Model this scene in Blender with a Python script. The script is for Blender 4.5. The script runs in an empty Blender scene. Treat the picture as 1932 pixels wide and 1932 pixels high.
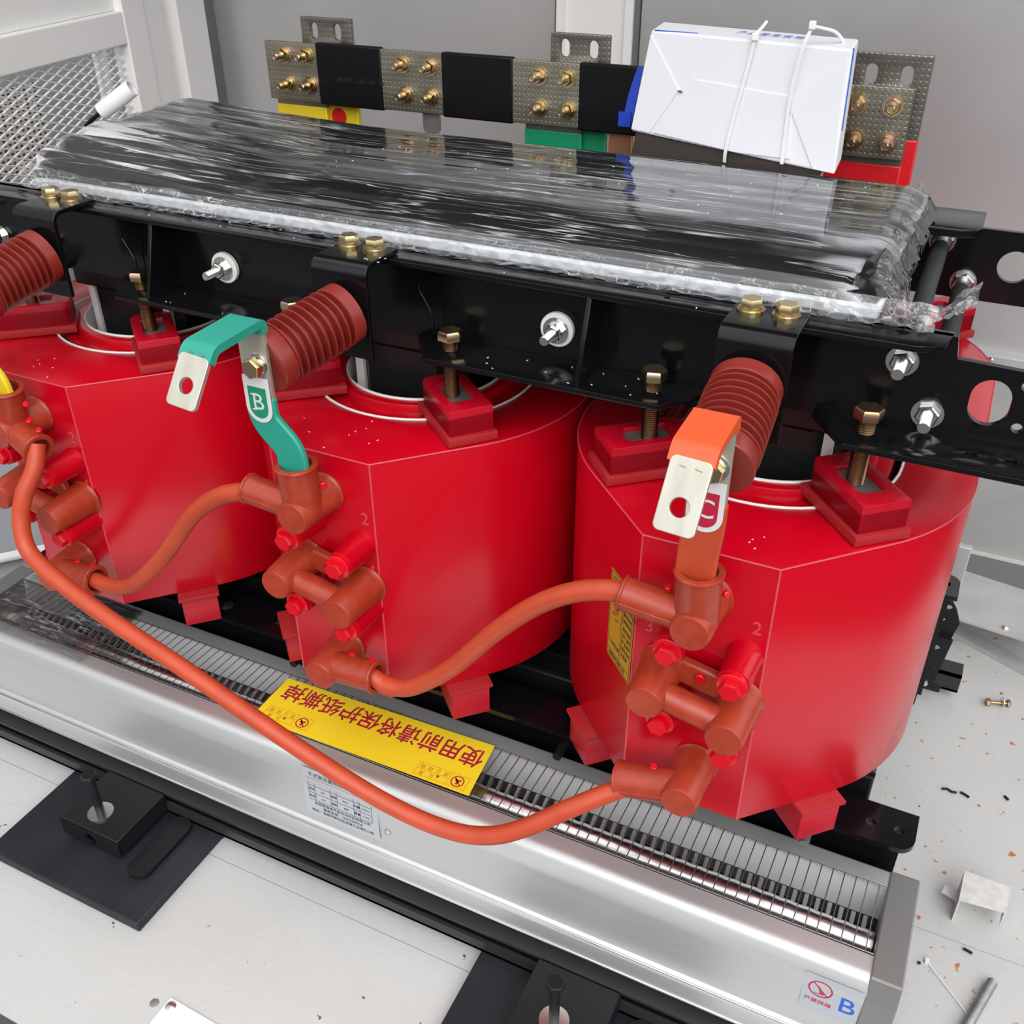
import bpy, bmesh, math, random
from mathutils import Vector, Matrix
random.seed(7)
SC = bpy.context.scene
COL = SC.collection
PI = math.pi
# ------------------------------------------------------------------ camera
cam_d = bpy.data.cameras.new('camera')
cam = bpy.data.objects.new('camera', cam_d)
COL.objects.link(cam)
RX = Vector((0.90069071, 0.43445224, -0.00273756))
DN = Vector((0.23379041, -0.48997758, -0.83979999))
FW = Vector((-0.36619432, 0.75576003, -0.54288902))
m = Matrix.Identity(4)
for i in range(3):
    m[i][0] = RX[i]; m[i][1] = -DN[i]; m[i][2] = -FW[i]
m[0][3], m[1][3], m[2][3] = 0.68803698, -1.25797083, 1.38260236
cam.matrix_world = m
cam_d.sensor_width = 36.0
cam_d.lens = 35.09335
cam_d.clip_start = 0.01
SC.camera = cam
# ------------------------------------------------------------------ world, sun, exposure
W = bpy.data.worlds.new('overcast_sky'); SC.world = W; W.use_nodes = True
nt = W.node_tree; nt.nodes.clear()
tc = nt.nodes.new('ShaderNodeTexCoord'); sx = nt.nodes.new('ShaderNodeSeparateXYZ')
cr = nt.nodes.new('ShaderNodeValToRGB'); bg = nt.nodes.new('ShaderNodeBackground'); wo = nt.nodes.new('ShaderNodeOutputWorld')
mp = nt.nodes.new('ShaderNodeMapRange'); mp.inputs[1].default_value = -1; mp.inputs[2].default_value = 1
nt.links.new(tc.outputs['Generated'], sx.inputs[0]); nt.links.new(sx.outputs['Z'], mp.inputs[0])
nt.links.new(mp.outputs[0], cr.inputs[0]); nt.links.new(cr.outputs[0], bg.inputs[0]); nt.links.new(bg.outputs[0], wo.inputs[0])
e = cr.color_ramp.elements
e[0].position = 0.0; e[0].color = (.03, .03, .03, 1)
e[1].position = 1.0; e[1].color = (1.0, 1.0, 1.0, 1)
for p_, c_ in ((.49, (.05, .05, .05, 1)), (.52, (.55, .56, .57, 1)), (.70, (.85, .87, .90, 1))):
    q = e.new(p_); q.color = c_
bg.inputs[1].default_value = 1.75
sun_d = bpy.data.lights.new('sun', 'SUN'); sun_d.energy = 1.9; sun_d.angle = math.radians(50); sun_d.color = (1, .985, .96)
sun = bpy.data.objects.new('sun', sun_d); COL.objects.link(sun)
sun.rotation_euler = Vector((-.50, .80, -.78)).to_track_quat('-Z', 'Y').to_euler()
sun.location = (2, -2, 4)
vs = SC.view_settings
vs.view_transform = 'Standard'; vs.look = 'None'; vs.gamma = 1.0; vs.exposure = 0.0
try: vs.use_curve_mapping = False
except Exception: pass

# ------------------------------------------------------------------ materials
def lin(c):
    c /= 255.0
    return c / 12.92 if c <= .04045 else ((c + .055) / 1.055) ** 2.4
def S(r, g, b): return (lin(r), lin(g), lin(b), 1)
def mat(name, col, rough=.5, metal=0.0, spec=.5, coat=0.0, noise=None, bump=None, rnoise=None, map_scale=(1, 1, 1)):
    """noise=(scale, other colour, lo, hi); bump=(scale, strength); rnoise=(scale, rough lo, rough hi)"""
    M_ = bpy.data.materials.new(name); M_.use_nodes = True
    t = M_.node_tree; b = t.nodes['Principled BSDF']; L = t.links
    b.inputs['Base Color'].default_value = col; b.inputs['Roughness'].default_value = rough
    b.inputs['Metallic'].default_value = metal; b.inputs['Specular IOR Level'].default_value = spec
    if coat: b.inputs['Coat Weight'].default_value = coat; b.inputs['Coat Roughness'].default_value = .08
    co = None
    if noise or bump or rnoise:
        tcn = t.nodes.new('ShaderNodeTexCoord'); mpn = t.nodes.new('ShaderNodeMapping')
        mpn.inputs['Scale'].default_value = map_scale
        L.new(tcn.outputs['Object'], mpn.inputs[0]); co = mpn.outputs[0]
    def nz(scale, detail=4):
        n = t.nodes.new('ShaderNodeTexNoise'); n.inputs['Scale'].default_value = scale; n.inputs['Detail'].default_value = detail
        L.new(co, n.inputs['Vector']); return n.outputs['Fac']
    if noise:
        r = t.nodes.new('ShaderNodeValToRGB'); L.new(nz(noise[0]), r.inputs[0])
        r.color_ramp.elements[0].position = noise[2]; r.color_ramp.elements[0].color = col
        r.color_ramp.elements[1].position = noise[3]; r.color_ramp.elements[1].color = noise[1]
        L.new(r.outputs[0], b.inputs['Base Color'])
    if bump:
        bn = t.nodes.new('ShaderNodeBump'); bn.inputs['Strength'].default_value = bump[1]; bn.inputs['Distance'].default_value = .002
        L.new(nz(bump[0]), bn.inputs['Height']); L.new(bn.outputs[0], b.inputs['Normal'])
    if rnoise:
        mr = t.nodes.new('ShaderNodeMapRange'); mr.inputs[3].default_value = rnoise[1]; mr.inputs[4].default_value = rnoise[2]
        mr.inputs[1].default_value = .3; mr.inputs[2].default_value = .7
        L.new(nz(rnoise[0]), mr.inputs[0]); L.new(mr.outputs[0], b.inputs['Roughness'])
    return M_
RED = mat('red_epoxy', (.50, .0004, .010, 1), .25, spec=.5)
REDB = mat('red_block', (.44, .0015, .014, 1), .33, rnoise=(20, .25, .42))
REDPAD = mat('red_rubber', (.36, .012, .016, 1), .55)
REDCAP = mat('red_plastic_cap', (.60, .002, .012, 1), .25)
BOOT = mat('brown_silicone', (.33, .034, .013, 1), .34, noise=(60, (.38, .046, .020, 1), .4, .7))
SHED = mat('brown_insulator', (.235, .024, .017, 1), .34)
HOSE = mat('orange_silicone_hose', (.50, .062, .020, 1), .46, noise=(30, (.44, .052, .018, 1), .35, .65))
SLEEVE_O = mat('orange_sleeve', (.70, .090, .022, 1), .45)
SLEEVE_G = mat('green_sleeve', (.018, .30, .22, 1), .40)
SLEEVE_Y = mat('yellow_sleeve', (.72, .54, .015, 1), .45)
GREEN = mat('green_bar_sleeve', (.004, .25, .11, 1), .45)
REDSL = mat('red_bar_sleeve', (.60, .006, .012, 1), .45)
BLACK = mat('black_gloss_paint', (.004, .004, .005, 1), .16, spec=.35, rnoise=(14, .12, .22))
BLACKM = mat('black_matt_paint', (.008, .0085, .010, 1), .42, spec=.3)
RAILB = mat('charcoal_paint', (.022, .024, .024, 1), .40, spec=.35)
RUBBER = mat('black_rubber', (.010, .011, .015, 1), .5, spec=.3, noise=(9, (.020, .021, .028, 1), .4, .7))
HEAT = mat('black_heat_shrink', (.0025, .0025, .004, 1), .45, spec=.22)
ROD = mat('black_rod_sleeve', (.025, .026, .027, 1), .6, bump=(160, .2))
CORE = mat('black_core', (.008, .008, .009, 1), .35)
ZINC = mat('yellow_zinc', (.60, .49, .25, 1), .24, 1.0, noise=(55, (.64, .43, .36, 1), .46, .62))
ZINCD = mat('bronze_zinc', (.36, .25, .13, 1), .30, 1.0, noise=(60, (.42, .24, .16, 1), .42, .62))
STEEL = mat('bright_steel', (.72, .72, .71, 1), .22, 1.0)
PLATE = mat('grey_steel_plate', (.34, .34, .33, 1), .5, .8, noise=(60, (.25, .25, .25, 1), .4, .7))
TIN = mat('tinned_copper', (.37, .345, .28, 1), .36, .9, noise=(7, (.27, .245, .19, 1), .35, .7), map_scale=(1, 1, 6))
TINL = mat('tinned_bar', (.56, .54, .46, 1), .40, .65, noise=(14, (.46, .44, .37, 1), .4, .75), map_scale=(5, 1, 1))
COPPER = mat('bare_copper', (.80, .40, .25, 1), .32, .75)
ALU = mat('brushed_aluminium', (.62, .63, .63, 1), .46, .72, rnoise=(30, .42, .50), map_scale=(.05, 20, 20))
ALUS = mat('polished_aluminium', (.70, .69, .69, 1), .24, 1.0)
ALUI = mat('matt_aluminium', (.58, .58, .59, 1), .45, .4)
ALUD = mat('dull_aluminium', (.25, .25, .245, 1), .45, .6)
WIRE = mat('grille_wire', (.20, .17, .17, 1), .35, .8)
WHITE = mat('white_washer', (.80, .78, .75, 1), .5)
CARD = mat('white_carton', (.76, .76, .80, 1), .6, bump=(90, .10), map_scale=(4, 4, .4))
CARDSHADE = mat('brown_gap_shade', (.045, .035, .030, 1), .7)  # shade below the carton, put into a dark brown
CARDB = mat('carton_tear', (.22, .13, .08, 1), .8)
BLUE = mat('blue_plastic', (.006, .045, .42, 1), .35)
TIE = mat('white_nylon', (.80, .80, .80, 1), .35)
PIPE = mat('white_plastic', (.72, .70, .70, 1), .35)
PAPER_Y = mat('yellow_paper', (.95, .70, .015, 1), .6, noise=(220, (.90, .65, .015, 1), .3, .7))
PRINT_R = mat('red_print', (.42, .010, .045, 1), .6)
PRINT_O = mat('orange_print', (.55, .19, .02, 1), .6)
PRINT_K = mat('black_print', (.03, .03, .035, 1), .6)
PRINT_B = mat('blue_print', (.005, .10, .48, 1), .5)
PRINT_N = mat('faint_print', (.013, .013, .026, 1), .6)
STICK = mat('silver_sticker', (.46, .49, .54, 1), .4, .35)
STICKL = mat('pale_sticker', (.50, .53, .57, 1), .4, .35)
STICK_Y = mat('amber_sticker', (.50, .27, .01, 1), .5)
BADGE = mat('white_badge', (.68, .67, .67, 1), .45)
BADGE_G = mat('badge_green', (.005, .25, .13, 1), .45)
BADGE_R = mat('badge_red', (.45, .01, .04, 1), .45)
WALLW = mat('white_enamel', (.86, .85, .835, 1), .42)
WALLG = mat('galvanised_sheet', (.56, .56, .56, 1), .40, .65, noise=(3.5, (.62, .62, .62, 1), .35, .7))
WALLL = mat('grey_skirting', (.40, .40, .39, 1), .5, .35, noise=(9, (.46, .46, .45, 1), .3, .7))
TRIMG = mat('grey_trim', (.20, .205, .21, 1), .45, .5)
FLOORG = mat('raw_sheet', (.50, .50, .49, 1), .5, .35, noise=(14, (.42, .42, .42, 1), .35, .7))
PANEG = mat('blue_grey_panel', (.46, .50, .50, 1), .5)
SCRAP = mat('chalky_white', (.62, .61, .60, 1), .6, noise=(60, (.50, .49, .48, 1), .4, .7))
GROUND = mat('dark_ground', (.055, .053, .05, 1), .9, noise=(6, (.09, .085, .08, 1), .4, .7))
FLASH = mat('mould_line_glint', (.62, .06, .085, 1), .4)  # pale pink carries the edge highlights of the red resin
FOAM = mat('white_foam', (.78, .81, .84, 1), .5)

def floor_mat():
    M_ = bpy.data.materials.new('dirty_white_floor'); M_.use_nodes = True
    t = M_.node_tree; b = t.nodes['Principled BSDF']; L = t.links
    tcn = t.nodes.new('ShaderNodeTexCoord')
    def nz(scale, lo, hi, det=5):
        n = t.nodes.new('ShaderNodeTexNoise'); n.inputs['Scale'].default_value = scale; n.inputs['Detail'].default_value = det
        L.new(tcn.outputs['Object'], n.inputs['Vector'])
        r = t.nodes.new('ShaderNodeMapRange'); r.inputs[1].default_value = lo; r.inputs[2].default_value = hi
        L.new(n.outputs['Fac'], r.inputs[0]); return r.outputs[0]
    def mix(f, a, c2):
        x = t.nodes.new('ShaderNodeMix'); x.data_type = 'RGBA'
        L.new(f, x.inputs[0])
        if isinstance(a, tuple): x.inputs[6].default_value = a
        else: L.new(a, x.inputs[6])
        x.inputs[7].default_value = c2
        return x.outputs[2]
    def mul(a, b2):
        x = t.nodes.new('ShaderNodeMath'); x.operation = 'MULTIPLY'; L.new(a, x.inputs[0])
        if isinstance(b2, (int, float)): x.inputs[1].default_value = b2
        else: L.new(b2, x.inputs[1])
        return x.outputs[0]
    c = mix(mul(nz(4, .45, .8), .45), (.50, .50, .49, 1), (.40, .40, .39, 1))
    c = mix(mul(nz(24, .62, .80), .35), c, (.40, .39, .37, 1))
    c = mix(nz(60, .755, .775, 2), c, (.10, .10, .11, 1))
    # rust spots where the sheet has been cut and drilled, right-hand side
    sx_ = t.nodes.new('ShaderNodeSeparateXYZ'); L.new(tcn.outputs['Object'], sx_.inputs[0])
    mr = t.nodes.new('ShaderNodeMapRange'); mr.inputs[1].default_value = .88; mr.inputs[2].default_value = 1.02
    L.new(sx_.outputs['X'], mr.inputs[0])
    c = mix(mul(nz(48, .665, .70, 3), mr.outputs[0]), c, (.42, .15, .035, 1))
    L.new(c, b.inputs['Base Color'])
    b.inputs['Roughness'].default_value = .38
    bn = t.nodes.new('ShaderNodeBump'); bn.inputs['Strength'].default_value = .25; bn.inputs['Distance'].default_value = .002
    n = t.nodes.new('ShaderNodeTexNoise'); n.inputs['Scale'].default_value = 120; L.new(tcn.outputs['Object'], n.inputs['Vector'])
    L.new(n.outputs['Fac'], bn.inputs['Height']); L.new(bn.outputs[0], b.inputs['Normal'])
    return M_
FLOOR = floor_mat()

def perf_mat():
    M_ = bpy.data.materials.new('perforated_white_sheet'); M_.use_nodes = True
    t = M_.node_tree; b = t.nodes['Principled BSDF']; L = t.links
    tcn = t.nodes.new('ShaderNodeTexCoord'); v = t.nodes.new('ShaderNodeTexVoronoi')
    v.inputs['Scale'].default_value = 98; v.inputs['Randomness'].default_value = 0.0
    mpn = t.nodes.new('ShaderNodeMapping'); mpn.inputs['Rotation'].default_value = (0, 0, 0); mpn.inputs['Scale'].default_value = (0, .62, 1.1)
    L.new(tcn.outputs['Object'], mpn.inputs[0])
    L.new(mpn.outputs[0], v.inputs['Vector'])
    r = t.nodes.new('ShaderNodeValToRGB'); L.new(v.outputs['Distance'], r.inputs[0])
    r.color_ramp.interpolation = 'LINEAR'
    r.color_ramp.elements[0].position = .26; r.color_ramp.elements[0].color = (.06, .055, .05, 1)
    r.color_ramp.elements[1].position = .33; r.color_ramp.elements[1].color = (.66, .64, .61, 1)
    L.new(r.outputs[0], b.inputs['Base Color']); b.inputs['Roughness'].default_value = .5
    return M_
PERF = perf_mat()

def dimple_mat():
    M_ = TIN.copy(); M_.name = 'tinned_copper_dimpled'
    t = M_.node_tree; b = t.nodes['Principled BSDF']; L = t.links
    tcn = t.nodes.new('ShaderNodeTexCoord'); v = t.nodes.new('ShaderNodeTexVoronoi')
    v.inputs['Scale'].default_value = 125; v.inputs['Randomness'].default_value = 0.0
    mpn = t.nodes.new('ShaderNodeMapping'); mpn.inputs['Scale'].default_value = (1, 0, 1)
    L.new(tcn.outputs['Object'], mpn.inputs[0]); L.new(mpn.outputs[0], v.inputs['Vector'])
    r = t.nodes.new('ShaderNodeMapRange'); r.inputs[1].default_value = .10; r.inputs[2].default_value = .26
    L.new(v.outputs['Distance'], r.inputs[0])
    bn = t.nodes.new('ShaderNodeBump'); bn.inputs['Strength'].default_value = .35; bn.inputs['Distance'].default_value = .001
    L.new(r.outputs[0], bn.inputs['Height']); L.new(bn.outputs[0], b.inputs['Normal'])
    return M_
TIND = dimple_mat()
TINSHADE = TIND.copy(); TINSHADE.name = 'tinned_copper_shaded'  # shaded copy of the tin: the rear bars' dimmer angle put into colour
for n_ in TINSHADE.node_tree.nodes:
    if n_.type == 'VALTORGB':
        n_.color_ramp.elements[0].color = (.25, .23, .20, 1); n_.color_ramp.elements[1].color = (.18, .165, .14, 1)

def streaks(t, L, sc, axis_scale, lo, hi, det=6):
    tcn = t.nodes.new('ShaderNodeTexCoord'); mpn = t.nodes.new('ShaderNodeMapping'); mpn.inputs['Scale'].default_value = axis_scale
    L.new(tcn.outputs['Object'], mpn.inputs[0])
    n = t.nodes.new('ShaderNodeTexNoise'); n.inputs['Scale'].default_value = sc; n.inputs['Detail'].default_value = det
    n.inputs['Distortion'].default_value = .4
    L.new(mpn.outputs[0], n.inputs['Vector'])
    r = t.nodes.new('ShaderNodeMapRange'); r.inputs[1].default_value = lo; r.inputs[2].default_value = hi
    L.new(n.outputs['Fac'], r.inputs[0]); return r.outputs[0], n.outputs['Fac']
def film_mat(name, axis_scale, base_fac, pale_amt, bump, sc=9, milky=.5, rough=.05, local=False, haze=0.0, fres=1.6):
    """stretched cling film: mostly see-through, shiny, with thin pale creases; local adds painted white sky glints"""
    M_ = bpy.data.materials.new(name); M_.use_nodes = True
    t = M_.node_tree; L = t.links; t.nodes.clear()
    def math_(op, a, b=None, c=None, clamp=False):
        n = t.nodes.new('ShaderNodeMath'); n.operation = op; n.use_clamp = clamp
        for i, v in enumerate((a, b, c)):
            if v is None: continue
            if isinstance(v, (int, float)): n.inputs[i].default_value = v
            else: L.new(v, n.inputs[i])
        return n.outputs[0]
    def mrange(v, a0, a1, b0, b1):
        n = t.nodes.new('ShaderNodeMapRange')
        for i, k in enumerate((a0, a1, b0, b1)): n.inputs[i + 1].default_value = k
        L.new(v, n.inputs[0]); return n.outputs[0]
    out = t.nodes.new('ShaderNodeOutputMaterial')
    tr = t.nodes.new('ShaderNodeBsdfTransparent'); gl = t.nodes.new('ShaderNodeBsdfGlossy'); df = t.nodes.new('ShaderNodeBsdfDiffuse')
    gl.inputs['Roughness'].default_value = rough; df.inputs['Color'].default_value = (.85, .87, .9, 1)
    tcn = t.nodes.new('ShaderNodeTexCoord')
    def noise_(sc_, ax, det, dist=.3):
        mpn = t.nodes.new('ShaderNodeMapping'); mpn.inputs['Scale'].default_value = ax; L.new(tcn.outputs['Object'], mpn.inputs[0])
        n = t.nodes.new('ShaderNodeTexNoise'); n.inputs['Scale'].default_value = sc_; n.inputs['Detail'].default_value = det; n.inputs['Distortion'].default_value = dist
        L.new(mpn.outputs[0], n.inputs['Vector']); return n.outputs['Fac']
    n1 = noise_(sc, axis_scale, 2); n2 = noise_(sc * 2.3, axis_scale, 4)
    br = noise_(9, (1, 1.6, 1), 3)
    line = math_('MULTIPLY', mrange(math_('ABSOLUTE', math_('SUBTRACT', n2, .52)), 0, .022, 1, 0), mrange(br, .46, .66, 0, 1))
    line2 = math_('MULTIPLY', mrange(math_('ABSOLUTE', math_('SUBTRACT', n1, .47)), 0, .010, 1, 0), mrange(br, .36, .50, 1, .15))
    cre_glint = math_('MAXIMUM', line, line2)
    bs = bump
    if local:      # the wrap is bunched up at the left end and along the front fold
        sp = t.nodes.new('ShaderNodeSeparateXYZ'); L.new(tcn.outputs['Object'], sp.inputs[0])
        lf = mrange(sp.outputs['X'], .05, -.55, 0, 1); fr_ = mrange(sp.outputs['Y'], -.05, -.17, .25, 1); rt = mrange(sp.outputs['X'], .45, .60, 0, .5)
        w = math_('ADD', math_('MULTIPLY', lf, fr_), rt, clamp=True)
        bs = math_('MULTIPLY_ADD', w, bump * .75, bump * .10)
    bn = t.nodes.new('ShaderNodeBump'); bn.inputs['Distance'].default_value = .006
    if isinstance(bs, (int, float)): bn.inputs['Strength'].default_value = bs
    else: L.new(bs, bn.inputs['Strength'])
    L.new(math_('MULTIPLY_ADD', n2, .06 if local else .35, n1), bn.inputs['Height']); L.new(bn.outputs[0], gl.inputs['Normal'])
    fr = t.nodes.new('ShaderNodeFresnel'); fr.inputs['IOR'].default_value = 1.5; L.new(bn.outputs[0], fr.inputs['Normal'])
    fac = math_('ADD', math_('MULTIPLY', fr.outputs[0], fres), base_fac, clamp=True)
    if local:
        sky_streak = noise_(4.6, (.50, 10, 10), 1, .8)
        cre_glint = math_('MAXIMUM', cre_glint, math_('MULTIPLY', mrange(sky_streak, .565, .60, 0, 1.7), math_('MULTIPLY', w, mrange(br, .42, .58, .15, 1))))  # sky reflections on the folds, painted as diffuse white streaks
    m1 = t.nodes.new('ShaderNodeMixShader'); L.new(fac, m1.inputs[0]); L.new(tr.outputs[0], m1.inputs[1]); L.new(gl.outputs[0], m1.inputs[2])
    m2 = t.nodes.new('ShaderNodeMixShader'); L.new(m1.outputs[0], m2.inputs[1]); L.new(df.outputs[0], m2.inputs[2])
    L.new(math_('MULTIPLY_ADD', cre_glint, pale_amt * milky, haze, clamp=True), m2.inputs[0])
    L.new(m2.outputs[0], out.inputs[0])
    return M_
FILM = film_mat('cling_film', (.30, 7, 7), .02, .9, 1.0, sc=5, milky=.62, local=True, haze=.006)
FILME = film_mat('clear_film_end', (4, 9, 5), .0, 1.0, .5, sc=6, milky=.8, haze=.0, fres=.55)
FILMC = film_mat('crumpled_film', (3, 5, 5), .05, 1.0, 1.0, sc=9, milky=.6, haze=.03)
FILMT = film_mat('clear_tape', (.8, 9, 6), .03, 1.0, .22, sc=4, milky=.35, rough=.03)
BLKE = mat('black_foil_creased', (.011, .011, .013, 1), .16)
BLKF = mat('black_foil', (.011, .011, .013, 1), .30)

# ------------------------------------------------------------------ mesh helpers
class G:
    def __init__(s): s.v = []; s.f = []
    def add(s, vs_, fs, M_=None):
        o = len(s.v)
        for p in vs_:
            p = Vector(p); s.v.append(M_ @ p if M_ else p)
        s.f += [tuple(i + o for i in f_) for f_ in fs]
        return s
    def hexa(s, p):          # 4 bottom ccw, 4 top ccw
        return s.add(p, [(3, 2, 1, 0), (4, 5, 6, 7), (0, 1, 5, 4), (1, 2, 6, 5), (2, 3, 7, 6), (3, 0, 4, 7)])
    def box(s, x0, x1, y0, y1, z0, z1, M_=None):
        p = [(x0, y0, z0), (x1, y0, z0), (x1, y1, z0), (x0, y1, z0), (x0, y0, z1), (x1, y0, z1), (x1, y1, z1), (x0, y1, z1)]
        return s.add(p, [(3, 2, 1, 0), (4, 5, 6, 7), (0, 1, 5, 4), (1, 2, 6, 5), (2, 3, 7, 6), (3, 0, 4, 7)], M_)
    def lathe(s, prof, p0, axis, n=32, phase=0.0, close=True):
        """prof = [(radius, distance along axis)]"""
        a = Vector(axis).normalized(); p0 = Vector(p0)
        h = Vector((0, 0, 1)) if abs(a.z) < .9 else Vector((1, 0, 0))
        u = a.cross(h).normalized(); w = a.cross(u)
        vs_ = []; fs = []
        for r, d in prof:
            for i in range(n):
                t = 2 * PI * i / n + phase
                vs_.append(p0 + a * d + u * (r * math.cos(t)) + w * (r * math.sin(t)))
        for k in range(len(prof) - 1):
            for i in range(n):
                j = (i + 1) % n
                fs.append((k * n + i, k * n + j, (k + 1) * n + j, (k + 1) * n + i))
        if close:
            fs.append(tuple(range(n))[::-1]); fs.append(tuple((len(prof) - 1) * n + i for i in range(n)))
        return s.add(vs_, fs)
    def cyl(s, p0, p1, r, r1=None, n=32):
        p0 = Vector(p0); p1 = Vector(p1)
        return s.lathe([(r, 0), (r if r1 is None else r1, (p1 - p0).length)], p0, p1 - p0, n)
    def tube(s, pts, r, n=20, cap=True):
        pts = [Vector(p) for p in pts]
        T = [(pts[min(i + 1, len(pts) - 1)] - pts[max(i - 1, 0)]).normalized() for i in range(len(pts))]
        u = T[0].orthogonal().normalized(); vs_ = []; fs = []
        for i, p in enumerate(pts):
            u = (u - T[i] * u.dot(T[i])).normalized(); w = T[i].cross(u)
            for k in range(n):
                t = 2 * PI * k / n; vs_.append(p + u * (r * math.cos(t)) + w * (r * math.sin(t)))
        for i in range(len(pts) - 1):
            for k in range(n):
                j = (k + 1) % n; fs.append((i * n + k, i * n + j, (i + 1) * n + j, (i + 1) * n + k))
        if cap:
            fs.append(tuple(range(n))[::-1]); fs.append(tuple((len(pts) - 1) * n + k for k in range(n)))
        return s.add(vs_, fs)
    def torus(s, c, axis, R_, r, n=40, k=10):
        a = Vector(axis).normalized(); h = Vector((0, 0, 1)) if abs(a.z) < .9 else Vector((1, 0, 0))
        u = a.cross(h).normalized(); w = a.cross(u); vs_ = []; fs = []
        for i in range(n):
            t = 2 * PI * i / n; d = u * math.cos(t) + w * math.sin(t)
            for j in range(k):
                q = 2 * PI * j / k; vs_.append(Vector(c) + d * (R_ + r * math.cos(q)) + a * (r * math.sin(q)))
        for i in range(n):
            for j in range(k):
                fs.append((i * k + j, ((i + 1) % n) * k + j, ((i + 1) % n) * k + (j + 1) % k, i * k + (j + 1) % k))
        return s.add(vs_, fs)
    def prism(s, poly, d0, d1, fr):
        """extrude a convex-ish polygon; fr(a, b, d) -> xyz"""
        n = len(poly)
        vs_ = [fr(a, b, d0) for a, b in poly] + [fr(a, b, d1) for a, b in poly]
        fs = [tuple(range(n))[::-1], tuple(range(n, 2 * n))] + [(i, (i + 1) % n, n + (i + 1) % n, n + i) for i in range(n)]
        return s.add(vs_, fs)
    def plate(s, outer, holes, t, M_, bev=0.0):
        """flat plate with holes: 2-D curve filled and extruded by t (0..t in local z), then moved by M_"""
        c = bpy.data.curves.new('tmp', 'CURVE'); c.dimensions = '2D'; c.fill_mode = 'BOTH'; c.extrude = max(t / 2 - bev, 0)
        c.bevel_depth = bev; c.bevel_resolution = 1; c.offset = -bev
        for poly in [outer] + list(holes):
            sp = c.splines.new('POLY'); sp.points.add(len(poly) - 1); sp.use_cyclic_u = True
            for q_, p in zip(sp.points, poly): q_.co = (p[0], p[1], 0, 1)
        o = bpy.data.objects.new('tmp', c); COL.objects.link(o)
        dg = bpy.context.evaluated_depsgraph_get(); me = bpy.data.meshes.new_from_object(o.evaluated_get(dg))
        s.add([M_ @ (v.co + Vector((0, 0, t / 2))) for v in me.vertices], [tuple(p.vertices) for p in me.polygons])
        bpy.data.objects.remove(o); bpy.data.curves.remove(c); bpy.data.meshes.remove(me)
        return s
    def text(s, body, size, M_, ext=.0002, align='CENTER', sx=1.0, shear=0.0, bold=0.0):
        c = bpy.data.curves.new('tmp', 'FONT'); c.body = body; c.size = size; c.align_x = align; c.align_y = 'CENTER'; c.extrude = ext; c.shear = shear; c.offset = bold
        c.resolution_u = 3
        o = bpy.data.objects.new('tmp', c); COL.objects.link(o)
        dg = bpy.context.evaluated_depsgraph_get(); me = bpy.data.meshes.new_from_object(o.evaluated_get(dg))
        s.add([M_ @ Vector((v.co.x * sx, v.co.y, v.co.z)) for v in me.vertices], [tuple(p.vertices) for p in me.polygons])
        bpy.data.objects.remove(o); bpy.data.curves.remove(c); bpy.data.meshes.remove(me)
        return s
def frame(o, ex, ey, ez=None):
    ex = Vector(ex).normalized(); ey = Vector(ey); ey = (ey - ex * ey.dot(ex)).normalized(); ez = ex.cross(ey)
    M_ = Matrix.Identity(4)
    for i in range(3): M_[i][0] = ex[i]; M_[i][1] = ey[i]; M_[i][2] = ez[i]; M_[i][3] = o[i]
    return M_
def FRONT(x, y, z): return frame((x, y, z), (1, 0, 0), (0, 0, 1))     # local x -> X, y -> Z, normal -> -Y
def TOP(x, y, z): return frame((x, y, z), (1, 0, 0), (0, 1, 0))
def circ(cx, cy, r, n=32, ry=None): return [(cx + r * math.cos(2 * PI * i / n), cy + (ry or r) * math.sin(2 * PI * i / n)) for i in range(n)]
def slot(cx, cy, r, h, n=12):   # upright oval hole
    return [(cx + r * math.cos(PI * i / n), cy + h + r * math.sin(PI * i / n)) for i in range(n + 1)] + \
           [(cx + r * math.cos(PI + PI * i / n), cy - h + r * math.sin(PI + PI * i / n)) for i in range(n + 1)]
def rrect(x0, x1, y0, y1, r, n=5):
    o = []
    for cx, cy, a in ((x1 - r, y0 + r, -90), (x1 - r, y1 - r, 0), (x0 + r, y1 - r, 90), (x0 + r, y0 + r, 180)):
        for i in range(n + 1):
            t = math.radians(a + 90 * i / n); o.append((cx + r * math.cos(t), cy + r * math.sin(t)))
    return o
def fillet(pts, r, n=6):
    pts = [Vector(p) for p in pts]; o = [pts[0]]
    for i in range(1, len(pts) - 1):
        a = (pts[i - 1] - pts[i]); b = (pts[i + 1] - pts[i]); rr = min(r, a.length * .45, b.length * .45)
        a = pts[i] + a.normalized() * rr; b = pts[i] + b.normalized() * rr
        for k in range(n + 1):
            t = k / n; o.append(a * (1 - t) ** 2 + pts[i] * 2 * t * (1 - t) + b * t * t)
    return o + [pts[-1]]
def spline(pts, n=10):
    P = [Vector(p) for p in pts]; P = [P[0] * 2 - P[1]] + P + [P[-1] * 2 - P[-2]]; o = []
    for i in range(1, len(P) - 2):
        for k in range(n):
            t = k / n
            o.append(.5 * ((2 * P[i]) + (P[i + 1] - P[i - 1]) * t + (2 * P[i - 1] - 5 * P[i] + 4 * P[i + 1] - P[i + 2]) * t * t + (3 * P[i] - P[i - 1] - 3 * P[i + 1] + P[i + 2]) * t ** 3))
    return o + [P[-2]]
def thick(line, t):     # 2-D polyline -> outline of a bent strip of thickness t
    line = [Vector(p) for p in line]; A = []; B = []
    for i, p in enumerate(line):
        d = (line[min(i + 1, len(line) - 1)] - line[max(i - 1, 0)]).normalized(); n_ = Vector((-d.y, d.x))
        A.append(p + n_ * t / 2); B.append(p - n_ * t / 2)
    return A, B
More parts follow.
